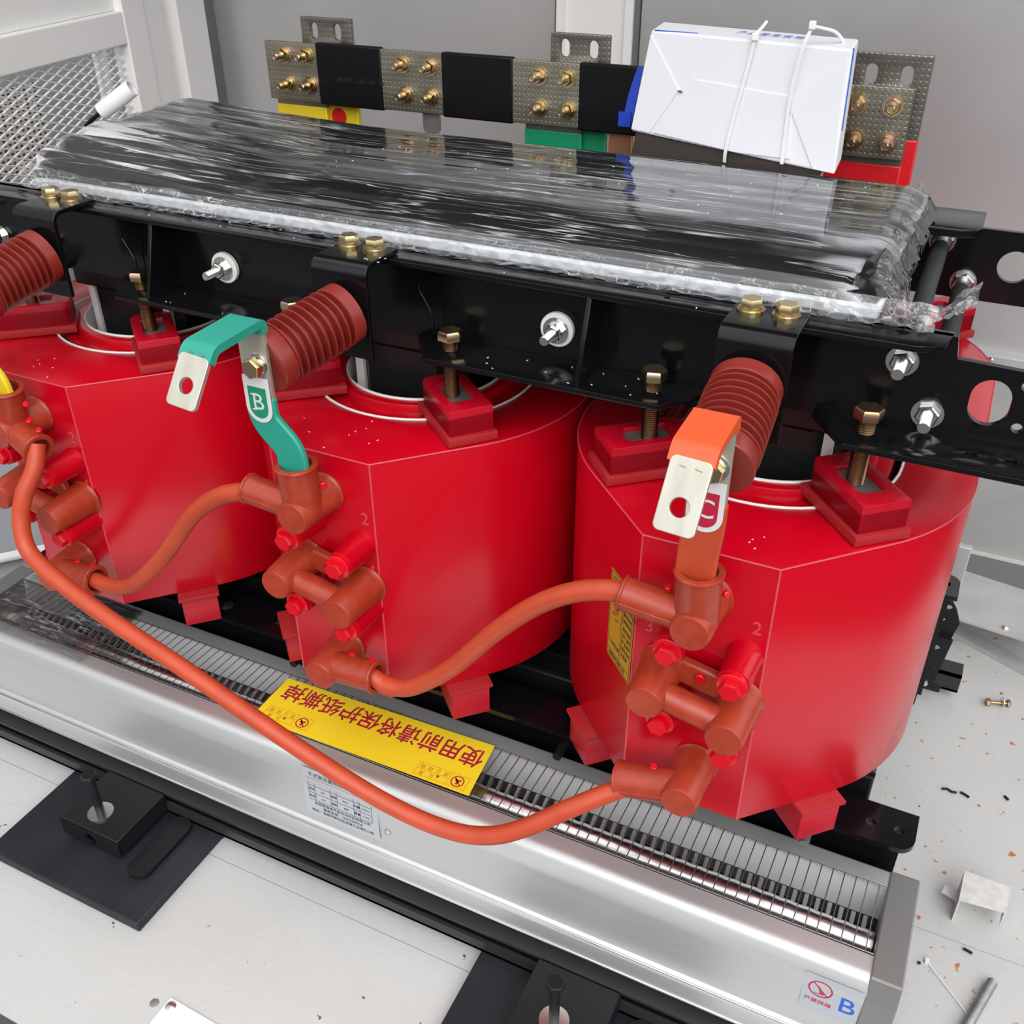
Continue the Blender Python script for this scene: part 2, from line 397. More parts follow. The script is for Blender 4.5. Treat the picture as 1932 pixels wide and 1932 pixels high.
def strip(g, line, t, d0, d1, fr):
    A, B = thick(line, t)
    n = len(A)
    vs_ = [fr(a.x, a.y, d0) for a in A] + [fr(b.x, b.y, d0) for b in B] + [fr(a.x, a.y, d1) for a in A] + [fr(b.x, b.y, d1) for b in B]
    fs = []
    for i in range(n - 1):
        fs += [(i, i + 1, n + i + 1, n + i), (2 * n + i, 3 * n + i, 3 * n + i + 1, 2 * n + i + 1), (i, 2 * n + i, 2 * n + i + 1, i + 1), (n + i, n + i + 1, 3 * n + i + 1, 3 * n + i)]
    fs += [(0, n, 3 * n, 2 * n), (n - 1, 3 * n - 1, 4 * n - 1, 2 * n - 1)]
    return g.add(vs_, fs)
def xyz_yz(a, b, d): return (d, a, b)       # profile in (y, z), extruded along x
def xyz_xz(a, b, d): return (a, d, b)

# ------------------------------------------------------------------ object helpers
def mesh(name, g, m_, smooth=True, ang=35):
    me = bpy.data.meshes.new(name); me.from_pydata([tuple(v) for v in g.v], [], g.f); me.update()
    bm = bmesh.new(); bm.from_mesh(me); bmesh.ops.remove_doubles(bm, verts=bm.verts, dist=1e-6)
    bmesh.ops.recalc_face_normals(bm, faces=bm.faces); bm.to_mesh(me); bm.free()
    if smooth:
        me.shade_smooth(); me.set_sharp_from_angle(angle=math.radians(ang))
    me.materials.append(m_); return me
def bevel(o, w, seg=2):
    b = o.modifiers.new('bevel', 'BEVEL'); b.width = w; b.segments = seg; b.limit_method = 'ANGLE'; b.angle_limit = math.radians(40)
    return o
def wloc(o):
    v = Vector(o.location)
    while o.parent: o = o.parent; v = v + Vector(o.location)
    return v
def obj(name, g, m_, parent=None, bev=0, smooth=True, ang=35, label=None):
    """one mesh object; a child's vertices come in world coordinates and are stored relative to its parent"""
    if parent is None:
        xs = [v.x for v in g.v]; ys = [v.y for v in g.v]; zs = [v.z for v in g.v]
        L0 = Vector(((min(xs) + max(xs)) / 2, (min(ys) + max(ys)) / 2, min(zs)))
    else: L0 = wloc(parent)
    h = G(); h.v = [v - L0 for v in g.v]; h.f = g.f
    o = bpy.data.objects.new(name, mesh(name, h, m_, smooth, ang)); COL.objects.link(o)
    if parent is None: o.location = L0
    else: o.parent = parent
    if bev: bevel(o, bev)
    if label: o['label'] = label
    return o
def tag(o, label, cat, group=None):
    o['label'] = label; o['category'] = cat
    if group: o['group'] = group
    return o
def thing(name, label, cat, loc, group=None):
    o = bpy.data.objects.new(name, None); o.empty_display_size = .03; COL.objects.link(o); o.location = loc
    return tag(o, label, cat, group)
def solo(name, g, m_, label, cat, group=None, **k): return tag(obj(name, g, m_, None, **k), label, cat, group)
def struct(name, g, m_, **k):
    o = obj(name, g, m_, None, **k); o['kind'] = 'structure'; return o
def dup(root, delta, label=None):
    r = root.copy(); COL.objects.link(r); r.location = Vector(root.location) + Vector(delta)
    if label: r['label'] = label
    for ch in list(root.children):
        c = ch.copy(); COL.objects.link(c); c.parent = r
        for gch in list(ch.children):
            d = gch.copy(); COL.objects.link(d); d.parent = c
    return r
def hexhead(g, p, axis, r, h, phase=0.0):
    return g.lathe([(r * .93, 0), (r, h * .06), (r, h * .80), (r * .88, h)], p, axis, 6, phase)
def thread(g, p, axis, r, length, pitch=.0022, n=18):
    prof = [(r * .86, 0)]; k = int(length / pitch)
    for i in range(k):
        prof += [(r * .86, i * pitch + pitch * .1), (r, i * pitch + pitch * .5), (r * .86, i * pitch + pitch * .9)]
    prof.append((r * .86, length))
    return g.lathe(prof, p, axis, n)

# ================================================================== SETTING
YW = 1.0
g = G(); g.box(-3.0, 1.7, -.1305, 1.02, -.02, 0); g.box(-3.0, 1.7, -.4975, -.1315, -.02, 0); g.box(-3.0, 1.7, -.846, -.4985, -.02, 0)
g.box(-3.0, 1.7, -.846, 1.02, -.04, -.019)
struct('floor', g, FLOOR, smooth=False)
g = G(); g.box(-4, 4, -6, -.846, -.36, -.34); g.box(-4, 4, -.856, -.846, -.34, -.002)
struct('floor_outside', g, GROUND, smooth=False)
# back wall: two galvanised sheets either side of a white post, grey skirting rail below on the right
g = G(); g.box(-1.29, -.288, YW, YW + .03, .02, 2.3); g.box(-.094, 1.9, YW, YW + .03, .50, 2.3)
struct('wall_back', g, WALLG, smooth=False)
g = G(); g.box(-.286, -.108, YW - .004, YW + .03, .02, 2.3); g.box(-.286, -.268, YW - .016, YW - .003, .02, 2.3); g.box(-.126, -.108, YW - .016, YW - .003, .02, 2.3)
struct('trim_1', g, WALLW, smooth=False)
g = G(); g.box(-.108, -.096, YW - .008, YW + .03, .02, 2.3); g.box(-.294, -.286, YW - .006, YW + .03, .02, 2.3)
struct('trim_2', g, TRIMG, smooth=False)
g = G(); g.box(-.094, 1.9, YW - .006, YW + .03, 0.0, .478)
struct('baseboard_back', g, WALLL, smooth=False)
g = G(); g.box(-.094, 1.9, YW - .03, YW + .03, .478, .500)
struct('trim_3', g, FLOORG, bev=.002, smooth=False)
g = G(); g.lathe([(.006, 0), (.007, .002), (.004, .006)], (.752, YW - .03, .489), (0, -1, 0), 16)
solo('rail_bolt', g, STEEL, 'small round-headed steel bolt in the grey rail of the back wall', 'bolt')

g = G(); g.box(-3.0, 1.7, .10, YW + .03, 2.20, 2.24); g.box(-3.0, 1.7, .06, .10, 2.12, 2.24)
struct('unseen_ceiling', g, TRIMG, smooth=False)  # unseen roof; front edge placed so the film reflects dark
# left-hand door wall, swung a little out of square
E0 = Vector((-1.255, .98)); DD = Vector((.2055, -.979)).normalized(); NN = Vector((-DD.y, DD.x))   # NN points into the room (+x)
if NN.x < 0: NN = -NN
def LW(s, z, d):          # s along the wall toward the camera, d out into the room
    p = E0 + DD * s + NN * d; return (p.x, p.y, z)
def lbox(g, s0, s1, z0, z1, d0, d1):
    return g.hexa([LW(s0, z0, d0), LW(s1, z0, d0), LW(s1, z0, d1), LW(s0, z0, d1), LW(s0, z1, d0), LW(s1, z1, d0), LW(s1, z1, d1), LW(s0, z1, d1)])
g = G(); lbox(g, -.02, .042, 0, 2.3, -.05, .0)
struct('trim_4', g, TRIMG, smooth=False)
g = G(); lbox(g, .042, .178, 0, 2.3, -.06, .010); lbox(g, .178, .222, 0, 2.3, -.06, -.018)
struct('trim_5', g, WALLW, bev=.004, smooth=False)
g = G()
lbox(g, .228, .398, .42, 2.3, -.035, .0)          # stile
lbox(g, .312, .398, .42, 2.3, .0, .006)
lbox(g, .398, 2.2, 1.048, 1.115, -.035, .004)   # middle rail
lbox(g, .398, 2.2, 1.115, 2.3, -.03, -.014)     # upper panel
lbox(g, .398, 2.2, .42, .50, -.035, .0)           # bottom rail
door = struct('door_1', g, WALLW, bev=.003, smooth=False)
# expanded-metal mesh in the lower opening
g = G()
def mesh_line(a, b):
    (s0, z0), (s1, z1) = a, b
    L_ = math.hypot(s1 - s0, z1 - z0); nx, nz = -(z1 - z0) / L_ * .0010, (s1 - s0) / L_ * .0010
    g.hexa([LW(s0 - nx, z0 - nz, -.018), LW(s1 - nx, z1 - nz, -.018), LW(s1 + nx, z1 + nz, -.018), LW(s0 + nx, z0 + nz, -.018),
            LW(s0 - nx, z0 - nz, -.014), LW(s1 - nx, z1 - nz, -.014), LW(s1 + nx, z1 + nz, -.014), LW(s0 + nx, z0 + nz, -.014)])
s0, s1, z0, z1 = .398, 1.30, .79, 1.048
def clipped(slope, c):
    pts = []
    for s in (s0, s1):
        z = slope * s + c
        if z0 <= z <= z1: pts.append((s, z))
    for z in (z0, z1):
        s = (z - c) / slope
        if s0 < s < s1: pts.append((s, z))
    if len(pts) >= 2:
        pts.sort(); mesh_line(pts[0], pts[-1])
c = -.4
while c < 1.6:
    clipped(.31, c); clipped(-.31, c + .006); c += .0165
o = obj('mesh_infill', g, WALLW, door, smooth=False)
g = G(); lbox(g, .398, 2.2, .50, .79, -.03, -.012); obj('kick_panel', g, FLOORG, door, smooth=False)
g = G(); lbox(g, -.20, 2.2, .42, 1.06, -.26, -.24)
struct('wall_left', g, PANEG, smooth=False)
g = G(); lbox(g, .385, .428, .42, 1.05, -.075, -.065)
struct('trim_6', g, WALLW, smooth=False)
g = G(); lbox(g, .62, 1.6, .62, 1.0, -.10, -.095)
solo('perforated_vent_panel', g, PERF, 'white perforated sheet behind the mesh of the left door', 'panel', smooth=False)

g = G(); g.box(-3.0, -1.02, -.10, .97, .0005, .0025)
struct('floor_left', g, TRIMG, smooth=False)
# ---- the low left corner behind coil A
g = G(); g.cyl((-1.60, -.46, .012), (-.92, .31, .012), .0115)
solo('conduit_pipe', g, PIPE, 'pale plastic conduit lying on the floor at the left edge behind the red coil', 'pipe')
g = G(); g.hexa([(-1.75, -.30, 0), (-1.222, -.118, 0), (-1.262, -.052, 0), (-1.75, -.12, 0), (-1.75, -.30, .006), (-1.222, -.118, .006), (-1.262, -.052, .006), (-1.75, -.12, .006)])
solo('white_sheet_offcut', g, WALLW, 'white sheet offcut lying on the floor at the left edge below the pale conduit', 'offcut', smooth=False)

# ---- sheets and scrap on the right-hand floor
g = G(); g.hexa([(.79, .760, .085), (.79, .575, .085), (1.06, .545, .085), (1.06, .715, .085), (.79, .760, .089), (.79, .575, .089), (1.06, .545, .089), (1.06, .715, .089)])
g.hexa([(.80, .74, 0), (.80, .72, 0), (.95, .70, 0), (.95, .73, 0), (.80, .74, .085), (.80, .72, .085), (.95, .70, .085), (.95, .73, .085)])
cp = thing('cover_plate', 'raised flat grey steel cover plate in front of the back wall on the right', 'plate', (.9, .65, 0))
obj('sheet', g, FLOORG, cp, smooth=False)
g = G(); g.lathe([(.007, 0), (.007, .003), (.004, .006)], (.902, .582, .089), (0, 0, 1), 12)
obj('screw', g, STEEL, cp)
g = G(); g.hexa([(.74, .700, 0), (.74, .664, 0), (1.25, .425, 0), (1.25, .47, 0), (.74, .700, .012), (.74, .664, .012), (1.25, .425, .012), (1.25, .47, .012)])
solo('floor_strip', g, FLOORG, 'long flat galvanised strip lying slantwise on the floor at far right', 'strip', smooth=False)
g = G(); g.box(.70, 1.9, .775, .965, .001, .006)  # dark sheet painting the shadow at the foot of the back wall
solo('floor_shade_strip', g, TRIMG, 'dark grey strip painting the shade on the floor along the foot of the back wall at right', 'strip', smooth=False)
# loose nut and bolt
t = thing('loose_bolt', 'loose brass-coloured bolt with nut lying on the dirty floor at the right', 'bolt', (.914, .446, 0))
g = G(); g.cyl((.896, .440, .007), (.932, .453, .007), .0035, n=14); obj('shank', g, ZINCD, t)
g = G(); hexhead(g, (.932, .453, .007), (.94, .34, 0), .008, .006); obj('hex_head', g, ZINCD, t)
g = G(); hexhead(g, (.895, .4395, .007), (.94, .34, 0), .008, .008); obj('nut', g, ZINCD, t)
g = G(); g.lathe([(.0095, 0), (.0095, .0016)], (.923, .450, .0095), (.94, .34, 0), 20); obj('washer', g, STEEL, t)
# bent white offcut
t = thing('bent_offcut', 'small white bent sheet-metal channel offcut standing on the floor at right', 'offcut', (.918, -.06, 0))
g = G(); g.hexa([(.886, -.094, .048), (.948, -.088, .048), (.953, -.036, .048), (.889, -.034, .048), (.886, -.094, .050), (.948, -.088, .050), (.953, -.036, .050), (.889, -.034, .050)])
g.hexa([(.884, -.096, 0), (.886, -.096, 0), (.889, -.034, 0), (.887, -.034, 0), (.884, -.096, .050), (.886, -.096, .050), (.889, -.034, .050), (.887, -.034, .050)])
g.hexa([(.948, -.089, .018), (.950, -.089, .018), (.955, -.036, .018), (.953, -.036, .018), (.948, -.089, .050), (.950, -.089, .050), (.955, -.036, .050), (.953, -.036, .050)])
obj('channel', g, SCRAP, t, smooth=False)
g = G(); g.hexa([(.862, -.066, .020), (.885, -.074, .020), (.885, -.052, .020), (.866, -.050, .020), (.862, -.066, .0212), (.885, -.074, .0212), (.885, -.052, .0212), (.866, -.050, .0212)])
obj('torn_tab', g, SCRAP, t, smooth=False)
g = G(); thread(g, (.948, -.182, .0075), (-.30, -.95, 0), .0075, .16, .0026)
solo('threaded_rod', g, PLATE, 'length of grey threaded rod lying on the floor at bottom right', 'rod')
g = G(); g.tube(spline([(.858, -.186, .004), (.866, -.195, .003), (.885, -.213, .002), (.915, -.243, .0025), (.935, -.266, .002)]), .0011, 8)
g.box(.855, .861, -.190, -.183, 0, .006)
solo('loose_cable_tie', g, PIPE, 'translucent white cable tie lying on the floor by the threaded rod', 'cable tie')
for i, (pts, lab) in enumerate((([(.842, .176), (.850, .180), (.858, .176), (.866, .178)], 'thin black wire scrap on the right floor, leftmost of the upper scraps'),
                     ([(.872, .182), (.879, .180), (.887, .176)], 'short black wire scrap on the right floor beside a thinner one'),
                     ([(.943, .206), (.950, .200)], 'tiny black plastic scrap nearest the right edge of the floor'),
                     ([(.905, -.140), (.918, -.143)], 'black plastic scrap on the floor above the threaded rod'),
                     ([(.846, -.195), (.849, -.193)], 'black crumb on the floor beside the fan end cap'))):
    g = G(); g.tube([(x, y, .0022) for x, y in pts], .0022, 8)
    solo('wire_scrap', g, BLACKM, lab, 'scrap', 'black scraps on the right floor')
# front floor access cover with its screw
g = G(); g.hexa([(-.126, -.722, 0), (-.128, -1.2, 0), (.25, -1.2, 0), (.25, -.735, 0), (-.126, -.722, .0022), (-.128, -1.2, .0022), (.25, -1.2, .0022), (.25, -.735, .0022)])
t = thing('access_cover', 'flat white access cover screwed to the front floor at the bottom edge', 'cover', (.06, -.9, 0))
obj('sheet', g, WALLW, t, smooth=False)
g = G(); g.lathe([(.0078, 0), (.0078, .0018), (.005, .003)], (-.116, -.733, .0022), (0, 0, 1), 20); obj('screw', g, STEEL, t)
g = G(); g.lathe([(.0075, 0), (.006, .0008)], (-.143, -.738, 0), (0, 0, 1), 7); solo('paint_flake', g, PLATE, 'small grey flake on the front floor beside the cover screw', 'flake')

# ================================================================== BASE: pads, feet, rails
def make_pad(dx, label):
    t = thing('rubber_pad', label, 'pad', (dx - .41, -.5, 0), 'rubber pads under the base rail')
    g = G(); g.box(dx - .569, dx - .244, -.660, -.34, 0, .020); obj('mat', g, RUBBER, t, bev=.002)
    return t
p0 = make_pad(0, 'black square rubber pad under the base rail, nearer the left edge')
dup(p0, (.822, 0, 0), 'black square rubber pad under the base rail, cut by the bottom edge')
t = thing('foot_bracket', 'black box-shaped foot bracket standing on the left rubber pad', 'bracket', (-.41, -.54, .020), 'foot brackets on the rubber pads')
g = G(); g.box(-.475, -.350, -.580, -.470, .058, .064); g.box(-.475, -.469, -.580, -.470, .026, .058); g.box(-.356, -.350, -.580, -.470, .026, .058)
obj('box_frame', g, BLACKM, t, bev=.0015)
g = G(); g.plate(rrect(-.475, -.350, .026, .058, .002), [circ(-.412, .040, .0125, 28)], .005, FRONT(0, -.577, 0)); obj('front_plate', g, BLACKM, t)
g = G(); g.plate(rrect(-.492, -.352, -.575, -.472, .018), [], .006, TOP(0, 0, .0204)); obj('base_plate', g, BLACKM, t)
g = G(); g.plate(rrect(-.330, -.288, -.600, -.472, .019), [], .008, TOP(0, 0, .0204)); obj('lug', g, BLACKM, t)
dup(t, (.822, 0, 0), 'black box-shaped foot bracket on the pad at the bottom edge')
t = thing('jacking_bolt', 'tall black hex bolt with bright washer on the left foot bracket', 'bolt', (-.418, -.546, .064), 'jacking bolts of the feet')
g = G(); g.lathe([(.007, 0), (.021, .0), (.021, .0025), (.007, .0025)], (-.418, -.546, .0642), (0, 0, 1), 32); obj('washer', g, STEEL, t)
g = G(); g.cyl((-.418, -.546, .066), (-.418, -.546, .146), .0072); obj('shank', g, BLACKM, t)
g = G(); hexhead(g, (-.418, -.546, .146), (0, 0, 1), .0135, .010); obj('hex_head', g, BLACKM, t)
dup(t, (.822, 0, 0), 'black hex bolt with bright washer on the foot bracket at the bottom edge')
def rail(y, s, label):
    """channel rail; s=-1 opens towards the camera"""
    t = thing('base_rail', label, 'rail', (0, y, .020))
    g = G()
    for a0, a1, b0, b1 in ((y, y + s * .042, .0565, .0615), (y, y + s * .006, .0205, .0615), (y, y + s * .046, .0205, .026), (y + s * .040, y + s * .046, .0205, .044)):
        g.box(-1.3, .84, min(a0, a1), max(a0, a1), b0, b1)
    obj('channel', g, RAILB, t, smooth=False)
    return t
r1 = rail(-.425, -1, 'long black steel base rail running under the front of the fan')
for x in (-.355, .438):
    g = G(); g.lathe([(.0125, 0), (.0125, .003), (.0105, .0035)], (x, -.4312, .043), (0, -1, 0), 28); w = obj('rail_bolt', g, ZINCD, r1)
    g = G(); hexhead(g, (x, -.4342, .043), (0, -1, 0), .0095, .006); obj('hex_head', g, ZINC, w)
rail(.425, 1, 'black steel base rail running along the back of the transformer')

# ================================================================== LOWER CLAMPS AND CORE
def lower_clamp(y0, s, label):
    t = thing('lower_clamp_beam', label, 'beam', (0, y0, .10))
    g = G(); g.plate([(-.74, 0)] + [(.784 - .022 + .022 * math.sin(q * PI / 12), .022 - .022 * math.cos(q * PI / 12)) for q in range(7)] + [(.784, .066), (-.74, .066)], [circ(.727, .030, .0065), circ(.763, .031, .0065), circ(-.33, .028, .011), circ(-.225, .034, .010)], .008,
                     frame((0, y0 + s * .115, .324 if s < 0 else .332), (1, 0, 0), (0, -s, 0)))
    obj('top_flange', g, BLACK, t)
    g = G(); g.box(-.74, .772, min(y0 + s * .052, y0 + s * .060), max(y0 + s * .052, y0 + s * .060), .10, .325); obj('web', g, BLACK, t, smooth=False)
    g = G(); g.box(-.74, .772, min(y0 + s * .060, y0 + s * .078), max(y0 + s * .060, y0 + s * .078), .10, .108); obj('bottom_flange', g, BLACK, t, smooth=False)
    return t
lc = lower_clamp(-.180, -1, 'black lower clamping channel under the front of the red coils')
for x in (-.165, .30, .655):
    g = G(); g.cyl((x, -.240, .300), (x, -.312, .300), .0065, n=18); obj('stud_end', g, PLATE if x > .6 else BLACKM, lc)
lower_clamp(.240, 1, 'black lower clamping channel under the back of the red coils')
core = thing('iron_core', 'black laminated iron core seen through the coil openings', 'core', (0, 0, .10))
g = G(); g.box(-.72, .72, -.19, .21, .10, .335); obj('bottom_yoke', g, CORE, core, bev=.004, smooth=False)
g = G()
for k in range(9): g.box(-.72, .72, -.188 + .042 * k, -.184 + .042 * k, .334, .339)
obj('lamination_ridges', g, CORE, core, smooth=False)
g = G(); g.box(-.60, .60, -.185, .19, .83, .975); obj('top_yoke', g, CORE, core, bev=.004, smooth=False)
for k in (-1, 0, 1):
    x = .5 * k
    g = G(); g.plate([(x - .055, -.185), (x + .055, -.185), (x + .085, -.15), (x + .085, .18), (x + .055, .21), (x - .055, .21), (x - .085, .18), (x - .085, -.15)], [], .83 - .335, TOP(0, 0, .335))
    limb = obj('limb', g, CORE, core)
    g = G()
    for xx in (-.075, .075): g.box(x + xx - .006, x + xx + .006, -.178, -.170, .34, .90)
    obj('white_strip', g, WHITE, limb, smooth=False)

# ================================================================== RED COILS
YA, YB, RO = -.12, .18, .243
def race(R_, n=28):
    o = [(R_ * math.cos(PI + PI * i / n), YA + R_ * math.sin(PI + PI * i / n)) for i in range(n + 1)]
    return o + [(R_ * math.cos(PI * i / n), YB + R_ * math.sin(PI * i / n)) for i in range(n + 1)]
# outline: narrow flat terminal face, two tangent flats, racetrack
o_ = []
for i in range(29):
    a = math.radians(224.6 - (224.6 - 180) * (1 - i / 28.0)); o_.append((RO * math.cos(a), YA + RO * math.sin(a)))
o_ = o_ + [(-.075, -.39), (.075, -.39)]
for i in range(29):
    a = math.radians(315.4 + 44.6 * i / 28.0); o_.append((RO * math.cos(a), YA + RO * math.sin(a)))
o_ += [(RO * math.cos(PI * i / 40), YB + RO * math.sin(PI * i / 40)) for i in range(41)]
ZB, ZT = .39, .774
def ring(Ro, Ri, z0, z1, g=None):
    g = g or G(); return g.plate(race(Ro), [race(Ri)], z1 - z0, TOP(0, 0, z0), .0015)
CAPS = ((-.020, .672), (.053, .650), (-.020, .568), (.055, .550))
coil = thing('transformer_coil', 'middle of the three red resin-cast coils', 'coil', (0, .03, .10), 'red cast-resin coils')
coil.location = (0, .03, ZB)
g = G(); g.plate(o_, [race(.160)], ZT - ZB, TOP(0, 0, ZB), .0018); obj('coil_body', g, RED, coil, ang=30)
g = G(); ring(.1598, .1565, ZB + .01, ZT + .0012, g); obj('inner_liner', g, WHITE, coil)
g = G(); ring(.147, .128, ZB, ZT - .006, g); ring(.129, .114, ZB, ZT + .006, g); iw = obj('inner_winding', g, RED, coil)
g = G(); ring(.1142, .1125, ZB, ZT + .0085, g); obj('winding_edge', g, WHITE, iw)
for x, z in CAPS:
    g = G(); g.lathe([(.0215, 0), (.0195, .010), (.0178, .048), (.0178, .050)], (x, -.3895, z), (0, -1, 0), 32); b = obj('tap_terminal', g, RED, coil)
    g = G(); g.lathe([(.0165, 0), (.0165, .007), (.0150, .008)], (x, -.4395, z), (0, -1, 0), 32)
    hexhead(g, (x, -.4470, z), (0, -1, 0), .0128, .011); obj('screw_cap', g, REDCAP, b)
g = G()
for tx, x, z in (('2', .061, .690), ('3', -.058, .652), ('4', .064, .612)):
    g = G(); g.text(tx, .024, FRONT(x, -.3902, z), .0006); obj('cast_numeral', g, FLASH, coil)
g = G(); ol = [Vector((x, y, ZT - .0006)) for x, y in o_[1:]]
g.tube([ol[-1]] + ol, .0011, 6)
for x in (-.0748, .0748): g.tube([(x, -.3897, ZB + .001), (x, -.3897, ZT)], .0013, 6)
obj('mould_line_glint', g, FLASH, coil, label='pale pink mould line along the edges, with the edge highlight in its colour')  # raised casting edge, its highlight painted in as pale pink
coilA = dup(coil, (-.5, 0, 0), 'leftmost red resin-cast coil, cut by the left edge')
coilC = dup(coil, (.5, 0, 0), 'rightmost red resin-cast coil, with an amber data sticker on its flank')
# amber sticker on the left flank of the right coil
ex = Vector((.327 - .425, -.2906 + .39, 0)).normalized() * -1
M_ = frame(Vector((.425, -.39, 0)) - ex * .036 + Vector((-.707, -.707, 0)) * .0006 + Vector((0, 0, .618)), ex, (0, 0, 1))
g = G(); g.plate(rrect(-.033, .033, -.066, .066, .002), [], .0004, M_); st = obj('data_sticker', g, STICK_Y, coilC, label='amber data sticker with black rows of writing')
g = G()
Mk = M_ @ Matrix.Translation((0, 0, .0006))
for a in ((-.031, .031, -.0640, -.0634), (-.031, .031, .0634, .0640), (-.031, -.0304, -.064, .064), (.0304, .031, -.064, .064), (-.031, .031, -.0528, -.0522), (.002, .0026, -.052, .048), (.006, .0066, -.045, .0), (.006, .0066, .008, .040)):
    g.plate(rrect(*a, .0001, 1), [], .0002, Mk)
def lines(g, rows, size, sx=.8):
    for tx, x, y in rows: g.text(tx, size, Mk @ Matrix.Translation((x, y, 0)), .0001, 'LEFT', sx)
lines(g, (('产品名称', -.026, .055), ('额定电压 10kV', .008, .035), ('额定电流', .008, .025), ('绝缘等级 F', .008, .015), ('联结组别', .008, .003), ('出厂编号', .008, -.007), ('产品型号', .008, -.017), ('阻抗电压', .008, -.027), ('总重量', .008, -.037), ('2-3', -.022, .030), ('3-4', -.022, .018), ('4-5', -.022, .006), ('5-6', -.014, .012), ('6-7', -.014, .0), ('干式变压器', -.026, -.040)), .0066)
lines(g, (('合肥电气有限公司', -.027, -.0585),), .0072)
obj('sticker_print', g, PRINT_K, st, smooth=False)
for kk in (coil, coilA, coilC): pass

# ---- support blocks (rubber pad, red block, steel plate) above and below the coils
def block_frame(x, y, z, sx_, sy_, th=math.radians(49)):
    c_, s_ = math.cos(th), math.sin(th); out = Vector((s_ * sx_, -c_ * sy_, 0)); side = Vector((c_ * sx_, s_ * sy_, 0))
    if side.cross(out).z < 0: side = -side
    return frame((x, y, z), side, out)
def block(kx, sx_, sy_, label):
    x = .5 * kx + .123 * sx_; y = -.254 if sy_ > 0 else .312; x += .016 if sy_ < 0 else 0
    t = thing('support_block', label, 'block', (x, y, ZT + .0012), 'red support blocks on top of the coils')
    F_ = block_frame(x, y, ZT + .0015, sx_, sy_, math.radians(41 if (kx, sx_) == (1, 1) else 49))
    g = G(); g.plate([(-.033, -.060), (.033, -.060), (.033, .058), (-.033, .058)], [], .012, F_, .001); obj('rubber_base', g, REDPAD, t)
    F2 = F_ @ Matrix.Translation((0, 0, .012)); g = G()
    rec = [(-.016, -.030), (.016, -.030), (.016, .022), (.011, .028), (-.011, .028), (-.016, .022)]
    g.plate([(-.022, -.056), (.022, -.056), (.029, -.046), (.029, .053), (-.029, .053), (-.029, -.046)], [rec], .035, F2, .0012)
    g.plate([(-.022, -.056), (.022, -.056), (.029, -.046), (.029, .053), (-.029, .053), (-.029, -.046)], [], .026, F2, .0012); obj('block_body', g, REDB, t)
    g = G(); g.plate([(q[0] * .96, q[1] * .97) for q in rec], [], .003, F2 @ Matrix.Translation((0, 0, .0262))); obj('steel_plate', g, PLATE, t)
    return t
def foot(kx, sx_, label):
    x = .5 * kx + .127 * sx_; y = -.280
    t = thing('coil_foot', label, 'block', (x, y, .3324), 'red support feet under the coils')
    F_ = block_frame(x, y, .3324, sx_, 1, math.radians(45))
    g = G(); g.plate([(-.028, -.06), (.028, -.06), (.028, .055), (-.028, .055)], [], .0505, F_, .0012); obj('block_body', g, REDB, t)
    g = G(); g.plate([(-.032, -.064), (.032, -.064), (.032, .060), (-.032, .060)], [], .0066, F_ @ Matrix.Translation((0, 0, .0506)), .0008); obj('rubber_top', g, REDPAD, t)
    return t
NM = {-1: 'left', 0: 'middle', 1: 'right'}
for k in (-1, 0, 1):
    for s in (-1, 1):
        sd = 'left' if s < 0 else 'right'
        block(k, s, 1, 'red support block with steel plate on the front %s top of the %s coil' % (sd, NM[k]))
        foot(k, s, 'red foot block under the front %s side of the %s coil' % (sd, NM[k]))
block(1, 1, -1, 'red support block on the back right top of the right coil')
# ---- tall clamping bolts through the upper beam
for k in (-1, 0, 1):
    for s in (-1, 1):
        if k == -1 and s == -1: pass
        sd = 'left' if s < 0 else 'right'
        x = .5 * k + .118 * s; y = -.2555
        cz = .893 if (k, s) != (1, 1) else .896
        t = thing('clamping_bolt', 'tall bronze hex bolt pressing on the front %s block of the %s coil' % (sd, NM[k]), 'bolt', (x, y, .8165), 'clamping bolts through the upper beam')
        g = G(); thread(g, (x, y, .8165), (0, 0, 1), .0098, cz - .8165, .0026); obj('threaded_shank', g, ZINCD, t)
        g = G(); hexhead(g, (x, y, cz), (0, 0, 1), .0158, .0125, .3 + .5 * k); obj('hex_head', g, ZINC if (k, s) != (1, 1) else ZINCD, t)

